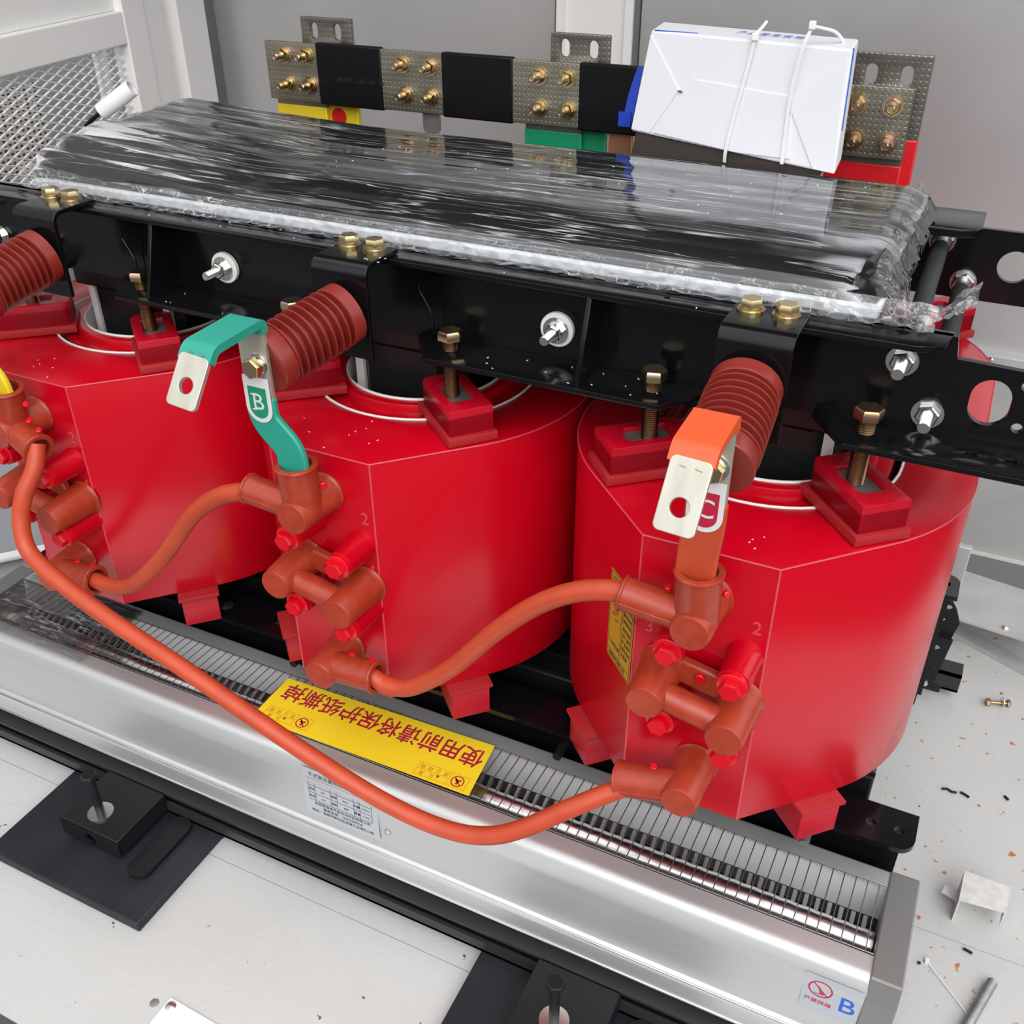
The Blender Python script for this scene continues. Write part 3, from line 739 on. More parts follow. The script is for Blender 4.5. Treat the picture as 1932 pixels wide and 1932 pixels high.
# ================================================================== UPPER CLAMP BEAMS
ub = thing('upper_clamp_beam', 'glossy black upper clamping channel across the front of the coils', 'beam', (0, -.215, .878))
g = G()
g.plate([(-.95, .872), (.815, .872), (.815, .958), (.688, .962), (.684, .985), (-.95, .985)],
        [slot(.728, .921, .0195, .006), circ(.759, .899, .0055), circ(.757, .945, .005)], .008, FRONT(0, -.213, 0))
obj('web', g, BLACK, ub)
g = G(); g.plate([(-.95, -.262), (.648, -.262), (.664, -.256), (.674, -.244), (.680, -.218), (.680, -.207), (-.95, -.207)], [circ(-.57, -.236, .004), circ(-.14, -.238, .003), circ(.385, -.240, .003), circ(-.35, -.23, .003)], .007, TOP(0, 0, .978), .001); obj('top_flange', g, BLACK, ub)
seg = []
for a, b in ((-.95, -.59), (-.412, -.088), (.088, .412), (.588, .81)):
    yf = -.291; cl = .034 if a > -.9 else 0; cr_ = .034 if b < .7 else .012
    P_ = [(a - cl * .9, -.221), (a - cl * .9, -.232), (a + cl * .35, yf), (b - cr_ * .35, yf), (b + cr_ * .9, -.232), (b + cr_ * .9, -.221)]
    H_ = []
    if b > .7:
        P_ = [(a - .03, -.221), (a - .03, -.232), (a + .012, yf), (b - .02, yf), (b - .004, yf + .006), (b, yf + .02), (b, -.221)]; H_ = [circ(.723, -.258, .0055), circ(.761, -.257, .0055)]
    g = G(); g.plate(P_, H_, .007, TOP(0, 0, .872), .001); obj('lower_flange', g, BLACK, ub)
for x in (-.342, .300, ):
    g = G(); g.prism([(-.220, .879), (-.286, .879), (-.286, .885), (-.256, .978), (-.220, .978)], x - .003, x + .003, xyz_yz); obj('gusset', g, BLACK, ub, bev=.0008)
# raised hook-shaped weld outlines stamped in the web beside each bracket
for x in (-.420, .075):
    g = G(); g.tube(fillet([(x, -.2215, .888), (x, -.2215, .905), (x - .018, -.2215, .935), (x - .018, -.2215, .944), (x + .020, -.2215, .944), (x + .022, -.2215, .930), (x + .016, -.2215, .915), (x + .016, -.2215, .888)], .008), .0008, 6); obj('weld_bead', g, BLACK, ub)
# studs with white insulating washers
def stud(x, z, white=True):
    y = -.2215
    if white:
        g = G(); g.lathe([(.009, 0), (.0205, 0), (.0215, .001), (.0215, .006), (.0205, .007), (.009, .007)], (x, y, z), (0, -1, 0), 40); wsh = obj('insulating_washer', g, WHITE, ub)
        y -= .007
    g = G(); g.lathe([(.0065, 0), (.0165, 0), (.0165, .0025), (.0065, .0025)], (x, y, z), (0, -1, 0), 36); obj('steel_washer', g, STEEL, ub); y -= .0025
    g = G(); hexhead(g, (x, y, z), (0, -1, 0), .0112, .007, .2); hexhead(g, (x, y - .007, z), (0, -1, 0), .0108, .006, .7); n_ = obj('nut', g, STEEL, ub)
    g = G(); thread(g, (x, y, z), (0, -1, 0), .0058, .036, .0016, 16); obj('stud', g, STEEL, n_)
stud(-.250, .920); stud(.249, .918); stud(-.722, .945); stud(-.69, .905, False)
rb = thing('rear_clamp_beam', 'black upper clamping channel along the back, holed at its right end', 'beam', (0, .2, .878))
g = G(); g.plate([(-.58, .878), (.83, .878), (.83, .976), (-.58, .976)], [circ(.728, .930, .0215), ], .008, FRONT(0, .213, 0)); obj('web', g, BLACK, rb)
g = G(); g.plate([(-.58, .118), (.655, .118), (.672, .128), (.678, .150), (.678, .213), (-.58, .213)], [], .012, TOP(0, 0, .984), .002); obj('top_flange', g, BLACK, rb)
# tie rods at the right-hand end
for (x, z, xb, zb, lab) in ((.637, .951, .632, .955, 'black sleeved tie rod nearer the wrapped package, joining both upper beams'), (.673, .898, .670, .902, 'black sleeved tie rod further right, joining both upper beams')):
    t = thing('tie_rod', lab, 'rod', (x, 0, z), 'sleeved tie rods at the right end')
    g = G(); g.tube(spline([(xb, .165, zb), (xb + .001, .1, zb - .001), ((x + xb) / 2, 0, (z + zb) / 2 + .001), (x, -.1, z), (x, -.2125, z)]), .0112, 20); obj('sleeve', g, ROD, t)
    g = G(); g.lathe([(.007, 0), (.0175, 0), (.0175, .003), (.007, .003)], (xb, .2045, zb), (0, -1, 0), 32); hexhead(g, (xb, .2015, zb), (0, -1, 0), .0150, .011, .3); g.cyl((xb, .192, zb), (xb, .160, zb), .0085); obj('rear_nut', g, STEEL, t)
    g = G(); g.lathe([(.007, 0), (.0165, 0), (.0165, .0025), (.007, .0025)], (x, -.2215, z), (0, -1, 0), 32); hexhead(g, (x, -.224, z), (0, -1, 0), .0125, .008, .25); fn = obj('front_nut', g, STEEL, t)
    g = G(); thread(g, (x, -.224, z), (0, -1, 0), .0068, .036, .0018, 18); obj('rod_end', g, STEEL, fn)

# ================================================================== BRACKETS, POST INSULATORS, LEAD BARS
AX = {-1: ((.006, .930), (-.010, .908)), 0: ((.008, .931), (-.029, .908)), 1: ((-.001, .933), (.003, .903))}
for k in (-1, 0, 1):
    x0 = .5 * k
    t = thing('insulator_bracket', 'bent glossy black bracket above the %s insulator' % NM[k], 'bracket', (x0, -.27, .985), 'insulator brackets on the upper beam')
    g = G(); strip(g, fillet([(-.238, .9885), (-.310, .9885), (-.310, .872)], .014), .006, x0 - .038, x0 + .040, xyz_yz); obj('bent_plate', g, BLACK, t, bev=.0008)
    for dx in (-.019, .018):
        g = G(); g.lathe([(.006, 0), (.0150, 0), (.0150, .0025), (.0120, .003), (.0120, .005)], (x0 + dx, -.255, .9915), (0, 0, 1), 32); w = obj('bolt_washer', g, ZINC, t)
        g = G(); hexhead(g, (x0 + dx, -.255, .9960), (0, 0, 1), .0122, .0095, .4 + dx * 9 + k); obj('hex_head', g, ZINC, w)
    (xa, za), (xb, zb) = AX[k]
    a = Vector((x0 + xa, -.3131, za)); b = Vector((x0 + xb, -.4285, zb - .004))
    L_ = (b - a).length
    prof = [(.030, 0), (.0365, .0012), (.0368, .017), (.0355, .018), (.029, .0185)]
    prof = [(r_ * 1.04, d_) for r_, d_ in prof]
    n_f = 8; p_ = (L_ - .018 - .021) / n_f
    for i in range(n_f):
        d = .018 + i * p_
        prof += [(.0262, d + p_ * .06), (.0262, d + p_ * .60), (.0366, d + p_ * .74), (.0374, d + p_ * .78), (.0374, d + p_ * .88), (.0366, d + p_ * .93), (.0262, d + p_ * .99)]
    prof += [(.0355, L_ - .021), (.0365, L_ - .019), (.0365, L_ - .0012), (.0355, L_)]
    prof = prof[:5] + [(r_ * 1.045, d_) for r_, d_ in prof[5:]]
    g = G(); g.lathe(prof, a, b - a, 56)
    solo('post_insulator', g, SHED, 'brown ribbed post insulator in front of the %s coil' % {-1: 'left', 0: 'middle', 1: 'right'}[k], 'insulator', 'ribbed post insulators', ang=28)

def lead_bar(x0, label, sl, sln, zt, front, letter, badge, xe, ze, tilt=0.0, yf=-.522):
    """bent connection bar: bare copper, coloured sleeve over the bends, letter badge"""
    t = thing('lead_bar', label, 'bar', (x0, -.445, ze))
    w = .0192
    g = G(); g.plate(rrect(x0 - w, x0 + w, .846, zt, .002), [], .006, FRONT(0, -.4376, 0), .0008); obj('bare_bar', g, TINL, t)
    yb, zb = front
    g = G(); strip(g, fillet([(-.4425, zt - .012), (-.4425, zt + .001), (yf, zt - .001), (yf - .010, zt - .013)], .011, 7), .0095, x0 - .0215, x0 + .0215, xyz_yz); obj('sleeve', g, sl, t, bev=.0016)
    ey = Vector((tilt, yf - .007 - yb, (zt - .008) - zb)); ln = ey.length
    F_ = frame((x0 - tilt * .6, yb, zb), (1, 0, -tilt / ln), ey)
    g = G(); g.plate(rrect(-w, w, 0, ln, .006), [circ(0, .024, .0088, 32)], .006, F_, .0008); obj('terminal_end', g, TINL, t, ang=20)
    g = G()
    g.tube([F_ @ Vector((-.010, .060, .0062)), F_ @ Vector((-.004, .059, .0062))], .0006, 6); g.tube([F_ @ Vector((.004, .060, .0062)), F_ @ Vector((.011, .059, .0062))], .0006, 6)
    obj('scratch', g, TIN, t)
    g = G(); strip(g, fillet([(x0, .868), (x0, .836), (xe, ze + .012), (xe, ze - .02)], .018, 6), .042, -.4455, -.4365, xyz_xz); obj('lower_sleeve', g, sln, t, bev=.0025)
    # bolt into the insulator
    g = G(); g.lathe([(.006, 0), (.0145, 0), (.0145, .002), (.0115, .0025), (.0115, .0045)], (x0 + .004, -.4437, .907), (0, -1, 0), 32); wsh = obj('bolt_washer', g, STEEL, t)
    g = G(); hexhead(g, (x0 + .004, -.4480, .907), (0, -1, 0), .0128, .010, .35); obj('hex_head', g, ZINC, wsh)
    if letter:
        M_ = FRONT(x0, -.4462, 0)
        sh = [(-.0185, .893), (-.0185, .853)] + [(.0185 * math.cos(PI + PI * i / 16), .853 + .0185 * math.sin(PI + PI * i / 16)) for i in range(1, 16)] + [(.0185, .853), (.0185, .893)]
        g = G(); g.plate(sh, [], .0006, M_); bd = obj('letter_badge', g, BADGE, t)
        sh = [(-.0130, .880), (-.0130, .853)] + [(.0130 * math.cos(PI + PI * i / 16), .853 + .0130 * math.sin(PI + PI * i / 16)) for i in range(1, 16)] + [(.0130, .853), (.0130, .880)]
        g = G(); g.plate(sh, [], .0003, M_ @ Matrix.Translation((0, 0, .0006))); obj('shield', g, badge, bd)
        g = G(); g.text(letter, .030, M_ @ Matrix.Translation((0, .8605, .0010)), .0002)
        g.box(x0 - .0095, x0 - .003, -.4475, -.4471, .8500, .8514); g.box(x0 - .0095, x0 - .003, -.4475, -.4471, .8695, .8709)
        obj('letter', g, BADGE, bd)
    return t
lead_bar(-.032, 'bent bar with green sleeve and letter B badge on the middle insulator', SLEEVE_G, SLEEVE_G, .9600, (-.560, .904), 'B', BADGE_G, .002, .790, .006)
lead_bar(.5 + .002, 'bent bar with orange sleeve and letter C badge on the right insulator', SLEEVE_O, HOSE, .9600, (-.546, .892), 'C', BADGE_R, .5 - .001, .790, .004, -.507)
# A phase: only the yellow sleeve end shows
g = G(); strip(g, fillet([(-.555, .868), (-.555, .836), (-.492, .797), (-.488, .770)], .018, 6), .040, -.4455, -.4365, xyz_xz)
g.box(-.574, -.536, -.444, -.438, .868, .955)
solo('lead_bar', g, SLEEVE_Y, 'bar with yellow sleeve entering the boot at the left edge', 'bar', bev=.0025)

# ================================================================== SILICONE BOOTS
def boot(name, hub, arms, label, group, pins=(), hubs=None):
    hx, hz = hub
    t = thing(name, label, 'boot', (hx, -.41, hz), group)
    g = G()
    g.lathe([(.0275, 0), (.0280, .002), (.0265, .004), (.0255, .006), (.0232, .040), (.0222, .070), (.0205, .0735), (.012, .0740)], (hx, -.3902, hz), (0, -1, 0), 40)
    for (ax, ay, az), r in arms:
        p1 = Vector((ax, ay, az)); p0 = Vector((hx, -.437, hz)); d = p1 - p0; L_ = d.length
        g.lathe([(r * .97, 0), (r, L_ - .004), (r * 1.03, L_ - .001), (r * 1.0, L_), (r * .80, L_ + .0004), (r * .78, L_ - .016)], p0, d, 36)
        g.torus(p0 + d * ((L_ - .002) / L_), d, r * 1.0, .0022, 36, 8)
        # moulding seam along the front of the arm
        n_ = Vector((0, -1, 0)); n_ = (n_ - d.normalized() * n_.dot(d.normalized())).normalized()
        g.tube([p0 + d * .15 + n_ * (r * .985), p0 + d * .95 + n_ * (r * .995)], .0009, 6)
    obj('boot_body', g, BOOT, t, ang=45)
    for p, ax in pins:
        g = G(); g.lathe([(.0045, 0), (.0045, .003), (.0035, .004)], p, ax, 14); obj('red_pin', g, REDCAP, t)
    return t
def top_boot(k, label):
    x = .5 * k
    boot('elbow_boot', (x + .005, .718), [((x + .002, -.437, .781), .0245), ((x - .079, -.437, .726), .0190)], label, 'upper cable boots', [((x + .029, -.424, .752), (.7, -.7, 0)), ((x - .030, -.430, .742), (0, 0, 1))])
top_boot(0, 'brown three-way cable boot below the green sleeve')
top_boot(1, 'brown three-way cable boot below the orange bar sleeve')
boot('elbow_boot', (-.495, .718), [((-.488, -.438, .781), .0245), ((-.434, -.452, .703), .0215)], 'brown cable boot at the left edge with yellow sleeve entering', 'upper cable boots',
     [((-.463, -.430, .758), (.7, -.7, .2)), ((-.452, -.440, .738), (.3, -.3, 1)), ((-.438, -.440, .726), (.3, -.3, 1))])
for k, lab in ((-1, 'brown lower elbow boot on the left coil, at the cable to its neighbour'), (0, 'brown lower elbow boot on the middle coil above the yellow paper')):
    x = .5 * k
    boot('elbow_boot', (x + .012, .468), [((x + .089, -.437, .474), .0215)], lab, 'lower cable boots', [((x + .046, -.428, .489), (0, -.5, 1)), ((x + .078, -.428, .491), (0, -.5, 1))])
boot('elbow_boot', (.516, .468), [((.5 - .066, -.437, .444), .0215)], 'brown lower elbow boot on the right coil, end of the longest hose', 'lower cable boots', [((.475, -.432, .478), (0, -.3, 1))])
def tap_link(k, label):
    x = .5 * k
    t = thing('tap_link_boot', label, 'boot', (x + .01, -.41, .58), 'tap link boots')
    g = G()
    for dx, z in ((-.036, .606), (.056, .588)):
        g.lathe([(.0275, 0), (.0285, .002), (.0268, .004), (.0262, .008), (.0232, .045), (.0215, .072), (.0200, .0755), (.012, .0758)], (x + dx, -.3902, z), (0, -1, 0), 40)
    g.cyl((x - .036, -.440, .606), (x + .056, -.440, .588), .0165)
    obj('boot_body', g, BOOT, t, ang=45)
    g = G(); g.hexa([(x - .030, -.412, .606), (x + .050, -.412, .590), (x + .050, -.400, .590), (x - .030, -.400, .606), (x - .012, -.412, .636), (x + .036, -.412, .626), (x + .036, -.400, .626), (x - .012, -.400, .636)]); obj('web', g, BOOT, t, bev=.003)
    g = G(); g.lathe([(.006, 0), (.006, .004), (.005, .005)], (x + .012, -.4122, .6200), (0, -1, 0), 16); obj('red_pin', g, REDCAP, t)
for k in (-1, 0, 1): tap_link(k, 'brown twin-ended tap link boot on the face of the %s coil' % NM[k])

# ================================================================== ORANGE HOSES
def hose(pts, label):
    g = G(); g.tube(spline(pts, 12), .0120, 24)
    return solo('insulated_cable', g, HOSE, label, 'cable', 'orange insulated cables', ang=60)
hose([(-.420, -.437, .474), (-.395, -.437, .472), (-.360, -.437, .478), (-.325, -.437, .498), (-.258, -.437, .565), (-.185, -.437, .655), (-.130, -.437, .700), (-.085, -.437, .719), (-.060, -.437, .722)],
     'orange cable curving from the left coil up to the middle coil')
hose([(.080, -.437, .473), (.105, -.437, .466), (.144, -.437, .479), (.205, -.437, .536), (.268, -.437, .617), (.319, -.437, .673), (.364, -.437, .707), (.405, -.437, .724), (.440, -.437, .727)],
     'orange cable curving from the middle coil up to the right coil')
hose([(-.436, -.451, .712), (-.432, -.468, .682), (-.439, -.490, .650), (-.442, -.505, .615), (-.428, -.518, .577), (-.381, -.526, .552), (-.288, -.532, .517), (-.153, -.536, .474), (-.028, -.536, .424), (.084, -.527, .369), (.166, -.517, .334), (.235, -.511, .325), (.287, -.506, .337), (.333, -.498, .366), (.392, -.475, .412), (.441, -.447, .440), (.462, -.440, .449)],
     'longest orange cable sweeping low across the front over the fan')

# ================================================================== CROSS-FLOW FAN
X0, X1 = -.815, .772
fan = thing('cross_flow_fan', 'long silver aluminium cross-flow cooling fan with a wire grille on top', 'fan', (0, -.35, .062))
out_ = fillet([(-.3985, .2470), (-.4300, .2490), (-.4410, .222), (-.4385, .118)], .010, 6) + [Vector(p) for p in fillet([(-.4385, .118), (-.4475, .112), (-.4490, .075), (-.436, .0635), (-.41, .0635)], .006, 5)][1:]
g = G(); strip(g, out_, .0025, X0, X1, xyz_yz); obj('front_panel', g, ALU, fan, ang=25)
g = G(); g.tube([(X0, -.4480, .1165), (X1, -.4480, .1165)], .0017, 8); g.tube([(X0, -.4500, .0780), (X1, -.4500, .0780)], .0022, 8); obj('edge_bead', g, ALUS, fan)
g = G(); strip(g, fillet([(-.29, .249), (-.262, .249), (-.262, .075), (-.41, .066)], .005), .0025, X0, X1, xyz_yz); obj('rear_panel', g, ALU, fan)
g = G(); strip(g, fillet([(-.2905, .2475), (-.2915, .240), (-.300, .196)], .004), .0015, X0 + .003, X1 - .003, xyz_yz); obj('inlet_guide', g, ALUI, fan)
pr = []; nx = 128
for i in range(nx + 1):
    x = X0 + .006 + (X1 - X0 - .012) * i / nx
    pr.append((.0190 + (.0010 if i % 2 else 0), x))
g = G(); g.lathe([(r, d - X0) for r, d in pr], (X0, -.353, .204), (1, 0, 0), 24); obj('guide_roll', g, ALUS, fan, ang=60)
g = G(); g.cyl((X0 + .01, -.322, .158), (X1 - .01, -.322, .158), .026, n=24); obj('impeller_core', g, BLACKM, fan)
g = G(); n_ = 100
for i in range(n_):
    x = X0 + .02 + (X1 - X0 - .04) * i / (n_ - 1)
    g.hexa([(x - .0028, -.345, .176), (x + .0028, -.345, .176), (x + .0028, -.302, .184), (x - .0028, -.302, .184), (x - .0028, -.345, .181), (x + .0028, -.345, .181), (x + .0028, -.302, .196), (x - .0028, -.302, .196)])
obj('impeller_blades', g, ALUD, fan, smooth=False)
g = G()
for i in range(103):
    x = .757 - i * .01505
    if x < X0 + .008: break
    g.tube([(x + .0015, -.2905, .2505), (x, -.346, .2515), (x - .0005, -.3985, .2505)], .0008, 6)
for y in (-.292, -.397): g.tube([(X0 + .005, y, .2500), (X1 - .005, y, .2500)], .0011, 6)
obj('wire_grille', g, WIRE, fan)
for xa, xb, lab in ((X1 - .004, X1 + .034, 'dull grey end cap'), (X0 - .034, X0 + .004, 'dull grey end cap')):
    g = G(); g.prism([(-.262, .2525), (-.262, .07), (-.43, .062), (-.447, .08), (-.4425, .22), (-.432, .2525)], xa, xb, xyz_yz); obj('end_cap', g, ALUD, fan, bev=.002, smooth=False)
g = G(); g.box(X1 + .002, X1 + .030, -.452, -.4475, .060, .150); g.plate(rrect(X1 + .002, X1 + .030, .062, .148, .002), [circ(X1 + .019, .118, .005)], .002, FRONT(0, -.4525, 0)); obj('end_bracket', g, FLOORG, fan)
g = G()
g.lathe([(.0055, 0), (.0055, .001), (.0035, .0022)], (.083, -.4422, .166), (0, -1, 0), 16); obj('rivet', g, STEEL, fan)
# clear tape over the left end of the grille
g = G(); nx_, ny_ = 24, 10
for i in range(nx_ + 1):
    for j in range(ny_ + 1):
        x = -.80 + .27 * i / nx_; y = -.425 + .15 * j / ny_
        g.v.append(Vector((x, y, .2545 + .002 * random.random() * (1 if 0 < i < nx_ else 0))))
for i in range(nx_):
    for j in range(ny_):
        a = i * (ny_ + 1) + j; g.f.append((a, a + 1, a + ny_ + 2, a + ny_ + 1))
obj('clear_film', g, FILMT, fan)
# yellow tear-off paper, printed to be read from the far side
YP = .2548
pp = thing('warning_paper', 'yellow printed protective paper lying on the fan grille', 'paper', (.004, -.348, YP))
g = G(); g.plate([(-.187, -.3045), (-.186, -.402), (.199, -.396), (.190, -.2925)][::-1], [], .0005, TOP(0, 0, YP)); obj('paper', g, PAPER_Y, pp)
UP = Matrix.Translation((0, 0, YP + .0006)) @ Matrix.Rotation(PI + .020, 4, 'Z')
def at(x, y): return Matrix.Translation((x, y, YP + .0006)) @ Matrix.Rotation(PI + .020, 4, 'Z')
g = G()
big = '使用前请将保护纸撕掉'
for i, ch in enumerate(big):
    x = .1695 - i * .0362
    for q, (ox, oy) in enumerate(((-.0005, 0), (.0005, 0), (0, .0006), (0, -.0006))): g.text(ch, .0395, Matrix.Translation((0, 0, .00006 * q)) @ at(x + ox, -.3250 - .0002 * i + oy), .00005, sx=.92)
obj('printed_words', g, PRINT_R, pp, smooth=False)
def pict(cx):
    g = G(); M_ = at(cx, -.3795)
    g.plate(circ(0, 0, .0105, 36), [circ(0, 0, .0086, 36)], .0001, M_)
    g.plate(rrect(-.009, .009, -.0009, .0009, .0002), [], .0001, M_ @ Matrix.Rotation(-PI / 4, 4, 'Z'))
    g.plate([(-.005, -.005), (-.001, -.003), (.0035, -.0045), (.0055, -.001), (.001, .001), (.002, .006), (-.002, .006), (-.002, .0005), (-.0055, -.002)], [], .0001, M_)
    g.plate([(-.003, 0), (.003, 0), (0, .006)], [], .0001, at(cx - .031, -.3815))
    obj('prohibition_sign', g, PRINT_R, pp, smooth=False)
    g = G()
    for a in ((-.0155, .0680, .0118, .0124), (-.0155, .0680, -.0124, -.0118), (-.0155, -.0149, -.012, .012), (.0674, .0680, -.012, .012), (.0140, .0146, -.012, .012), (.0146, .068, -.0003, .0003)):
        g.plate(rrect(*a, .0001, 1), [], .0001, M_)
    for tx, dx, dy in (('注', .040, -.0065 + .0125), ('意', .057, -.0065 + .0125), ('禁', .0215, -.0060), ('止', .0345, -.0060), ('踩', .0475, -.0060), ('踏', .0600, -.0060)):
        g.text(tx, .0088, M_ @ Matrix.Translation((dx, dy, 0)), .0001)
    obj('caution_box', g, PRINT_O, pp, smooth=False)
pict(.172); pict(-.105)
# rating sticker on the front panel
def onfan(x, z): # the panel leans very slightly
    y = -.4410 - .0016 + (.222 - z) * .024; return frame((x, y, z), (1, 0, 0), (0, .024, 1))
g = G(); g.plate(rrect(-.072, .063, -.049, .049, .002), [], .0003, onfan(.006, .190)); rs = obj('rating_sticker', g, STICKL, fan)
g = G(); M_ = onfan(.006, .190) @ Matrix.Translation((0, 0, .0005))
for z in (.029, .0135, -.002, -.0175): g.plate(rrect(-.062, .052, z - .0003, z + .0003, .0001, 1), [], .0001, M_)
for x in (-.062, -.050, -.022, -.010, .020, .031, .052): g.plate(rrect(x - .0003, x + .0003, -.0175, .029, .0001, 1), [], .0001, M_)
def tx_(s, x, z, size, al='CENTER', sx=1): g.text(s, size, M_ @ Matrix.Translation((x, z, 0)), .0001, al, sx)
tx_('干式变压器用横流式冷却风机', -.060, .037, .0098, 'LEFT', .92)
for r_, row in enumerate((('型号', 'GFD470-110', '转速', '1200r/min', '功率', '80W'), ('电压', '220V', '频率', '50HZ', '风量', '1100m³/h'), ('电流', '0.5A', '相数', '单相', '重量', '5.1KG'))):
    for c_, wd in enumerate(row): tx_(wd, (-.056, -.036, -.016, .005, .0255, .0415)[c_], .021 - .0155 * r_, (.0056 if c_ % 2 == 0 else .0042), 'CENTER', 1)
tx_('合肥荣佳电气自动化科技有限公司', -.003, -.0235, .0068); tx_('服务热线：15375299928', -.003, -.0320, .0068); tx_('地址：合肥市新站区佳海工业城D13栋', -.004, -.0405, .0068)
obj('sticker_print', g, PRINT_K, rs, smooth=False)
# no-stepping sticker and big blue B at the right end
g = G(); g.plate(rrect(-.034, .036, -.034, .034, .002), [], .0003, onfan(.731, .196)); ns = obj('no_stepping_sticker', g, STICK, fan)
g = G(); M_ = onfan(.731, .196) @ Matrix.Translation((0, 0, .0005))
g.plate(circ(-.013, .010, .0150, 40), [circ(-.013, .010, .0130, 40)], .0001, M_)
g.plate(rrect(-.0135, .0135, -.0008, .0008, .0002), [], .0001, M_ @ Matrix.Translation((-.013, .010, 0)) @ Matrix.Rotation(-PI / 4, 4, 'Z'))
g.plate([(-.016, .016), (-.013, .012), (-.012, .006), (-.007, .004), (-.006, .0025), (-.013, .002), (-.014, .007), (-.015, .012)], [], .0001, M_)
g.plate(rrect(-.020, -.008, .0002, .0012, .0003), [], .0001, M_)
g.text('严禁踩踏', .0085, M_ @ Matrix.Translation((-.013, -.0155, 0)), .0001); obj('red_sign', g, PRINT_R, ns, smooth=False)
g = G(); g.text('B', .040, M_ @ Matrix.Translation((.021, -.004, 0)), .0001); obj('blue_letter', g, PRINT_B, ns, smooth=False)

# ================================================================== LOW-VOLTAGE BUSBAR
YBUS = .33
bus = thing('busbar', 'long horizontal busbar with black sleeves and bare bolted plates behind the package', 'busbar', (0, YBUS, 1.022))
g = G(); g.box(-.577, .546, YBUS, YBUS + .010, 1.022, 1.120); obj('bare_bar', g, TIND, bus, bev=.0012, smooth=False)
first = None
for a, b in ((-.466, -.330), (-.211, -.077), (.040, .452)):
    g = G(); g.box(a, b, YBUS - .0018, YBUS + .0118, 1.0195, 1.1225); sl = obj('black_sleeve', g, HEAT, bus, bev=.003)
    if first is None:
        first = sl; g = G(); g.text('RE  1KV  125℃  (φ60/30)', .0105, frame((-.375, YBUS - .0020, 1.066), (-1, 0, 0), (0, 0, -1)), .0001, sx=.85); obj('printed_words', g, PRINT_N, sl, smooth=False)
for pts in (((-.535, 1.099), (-.487, 1.100), (-.533, 1.050), (-.484, 1.051)), ((-.287, 1.099), (-.233, 1.098), (-.284, 1.050), (-.233, 1.050)), ((-.030, 1.098), (.020, 1.098), (-.029, 1.049), (.022, 1.050)), ((.473, 1.096), (.522, 1.096), (.476, 1.047), (.523, 1.046))):
    for x, z in pts:
        g = G(); g.lathe([(.006, 0), (.0145, 0), (.0145, .0022), (.006, .0022)], (x, YBUS, z), (0, -1, 0), 28); g.lathe([(.006, 0), (.0105, 0), (.0105, .002), (.006, .002)], (x, YBUS - .0022, z), (0, -1, 0), 24); w = obj('washer', g, ZINC, bus)
        ph = random.random()
        g = G(); hexhead(g, (x, YBUS - .0042, z), (0, -1, 0), .0112, .0095, ph); obj('nut', g, ZINC, w)
        g = G(); g.lathe([(.0062, 0), (.0062, .0145), (.0050, .0160), (.0040, .0160), (.0038, .0150)], (x, YBUS - .0137, z), (0, -1, 0), 20); obj('bolt_end', g, ZINC, w)
def lv_bar(xf, xb, sleeve, sn, label, hz=1.138, rz=1.021):
    t = thing('terminal_bar', label, 'bar', ((xf[0] + xb[0]) / 2, .36, .80), 'low-voltage terminal bars')
    g = G(); g.box(xf[0], xf[1], YBUS + .0125, YBUS + .0215, .80, 1.118); obj('front_bar', g, TIN, t, bev=.0008, smooth=False)
    g = G(); g.box(xf[0] - .0012, xf[1] + .0012, YBUS + .0110, YBUS + .0228, .80, 1.012); obj('coloured_sleeve', g, sleeve, t, bev=.002)
    cx = (xb[0] + xb[1]) / 2
    g = G(); g.plate(rrect(xb[0], xb[1], .80, 1.160, .002), [slot(cx - .026, hz, .0085, .005), slot(cx + .023, hz, .0085, .005)], .009, FRONT(0, YBUS + .0334, 0), .0006); obj('rear_bar', g, TINSHADE, t)
    g = G(); g.box(xb[0] - .0012, xb[1] + .0012, YBUS + .0231, YBUS + .0346, .80, rz); obj('rear_sleeve', g, sleeve, t, bev=.002)
    return t
ta = lv_bar((-.572, -.464), (-.510, -.404), SLEEVE_Y, 'yellow', 'tinned terminal bar with yellow sleeve at the left end of the busbar')
g = G(); g.lathe([(.016, 0), (.016, .0006)], (-.444, YBUS + .0229, .996), (0, -1, 0), 28); obj('red_dot', g, REDSL, ta)
lv_bar((-.060, .041), (-.021, .080), GREEN, 'green', 'tinned terminal bar with green sleeve left of the white box')
lv_bar((.440, .547), (.452, .562), REDSL, 'red', 'tinned terminal bar with red sleeve at the right end of the busbar', 1.132, 1.047)
g = G(); g.plate([(-.259, 1.118), (-.259, .995)] + [(-.2425 + .0165 * math.cos(PI + PI * i / 10), .995 + .010 * math.sin(PI + PI * i / 10)) for i in range(11)] + [(-.226, 1.118)], [], .006, FRONT(0, YBUS + .0175, 0))
solo('hanging_tab', g, PLATE, 'grey round-ended tab hanging under the second bare plate of the busbar', 'tab')
g = G(); g.box(.088, .133, YBUS + .0125, YBUS + .0205, .80, 1.022); g.box(.088, .133, YBUS + .004, YBUS + .0205, 1.016, 1.022)
solo('copper_strip', g, COPPER, 'short bare copper strip rising beside the left foot of the white box', 'bar', bev=.004)

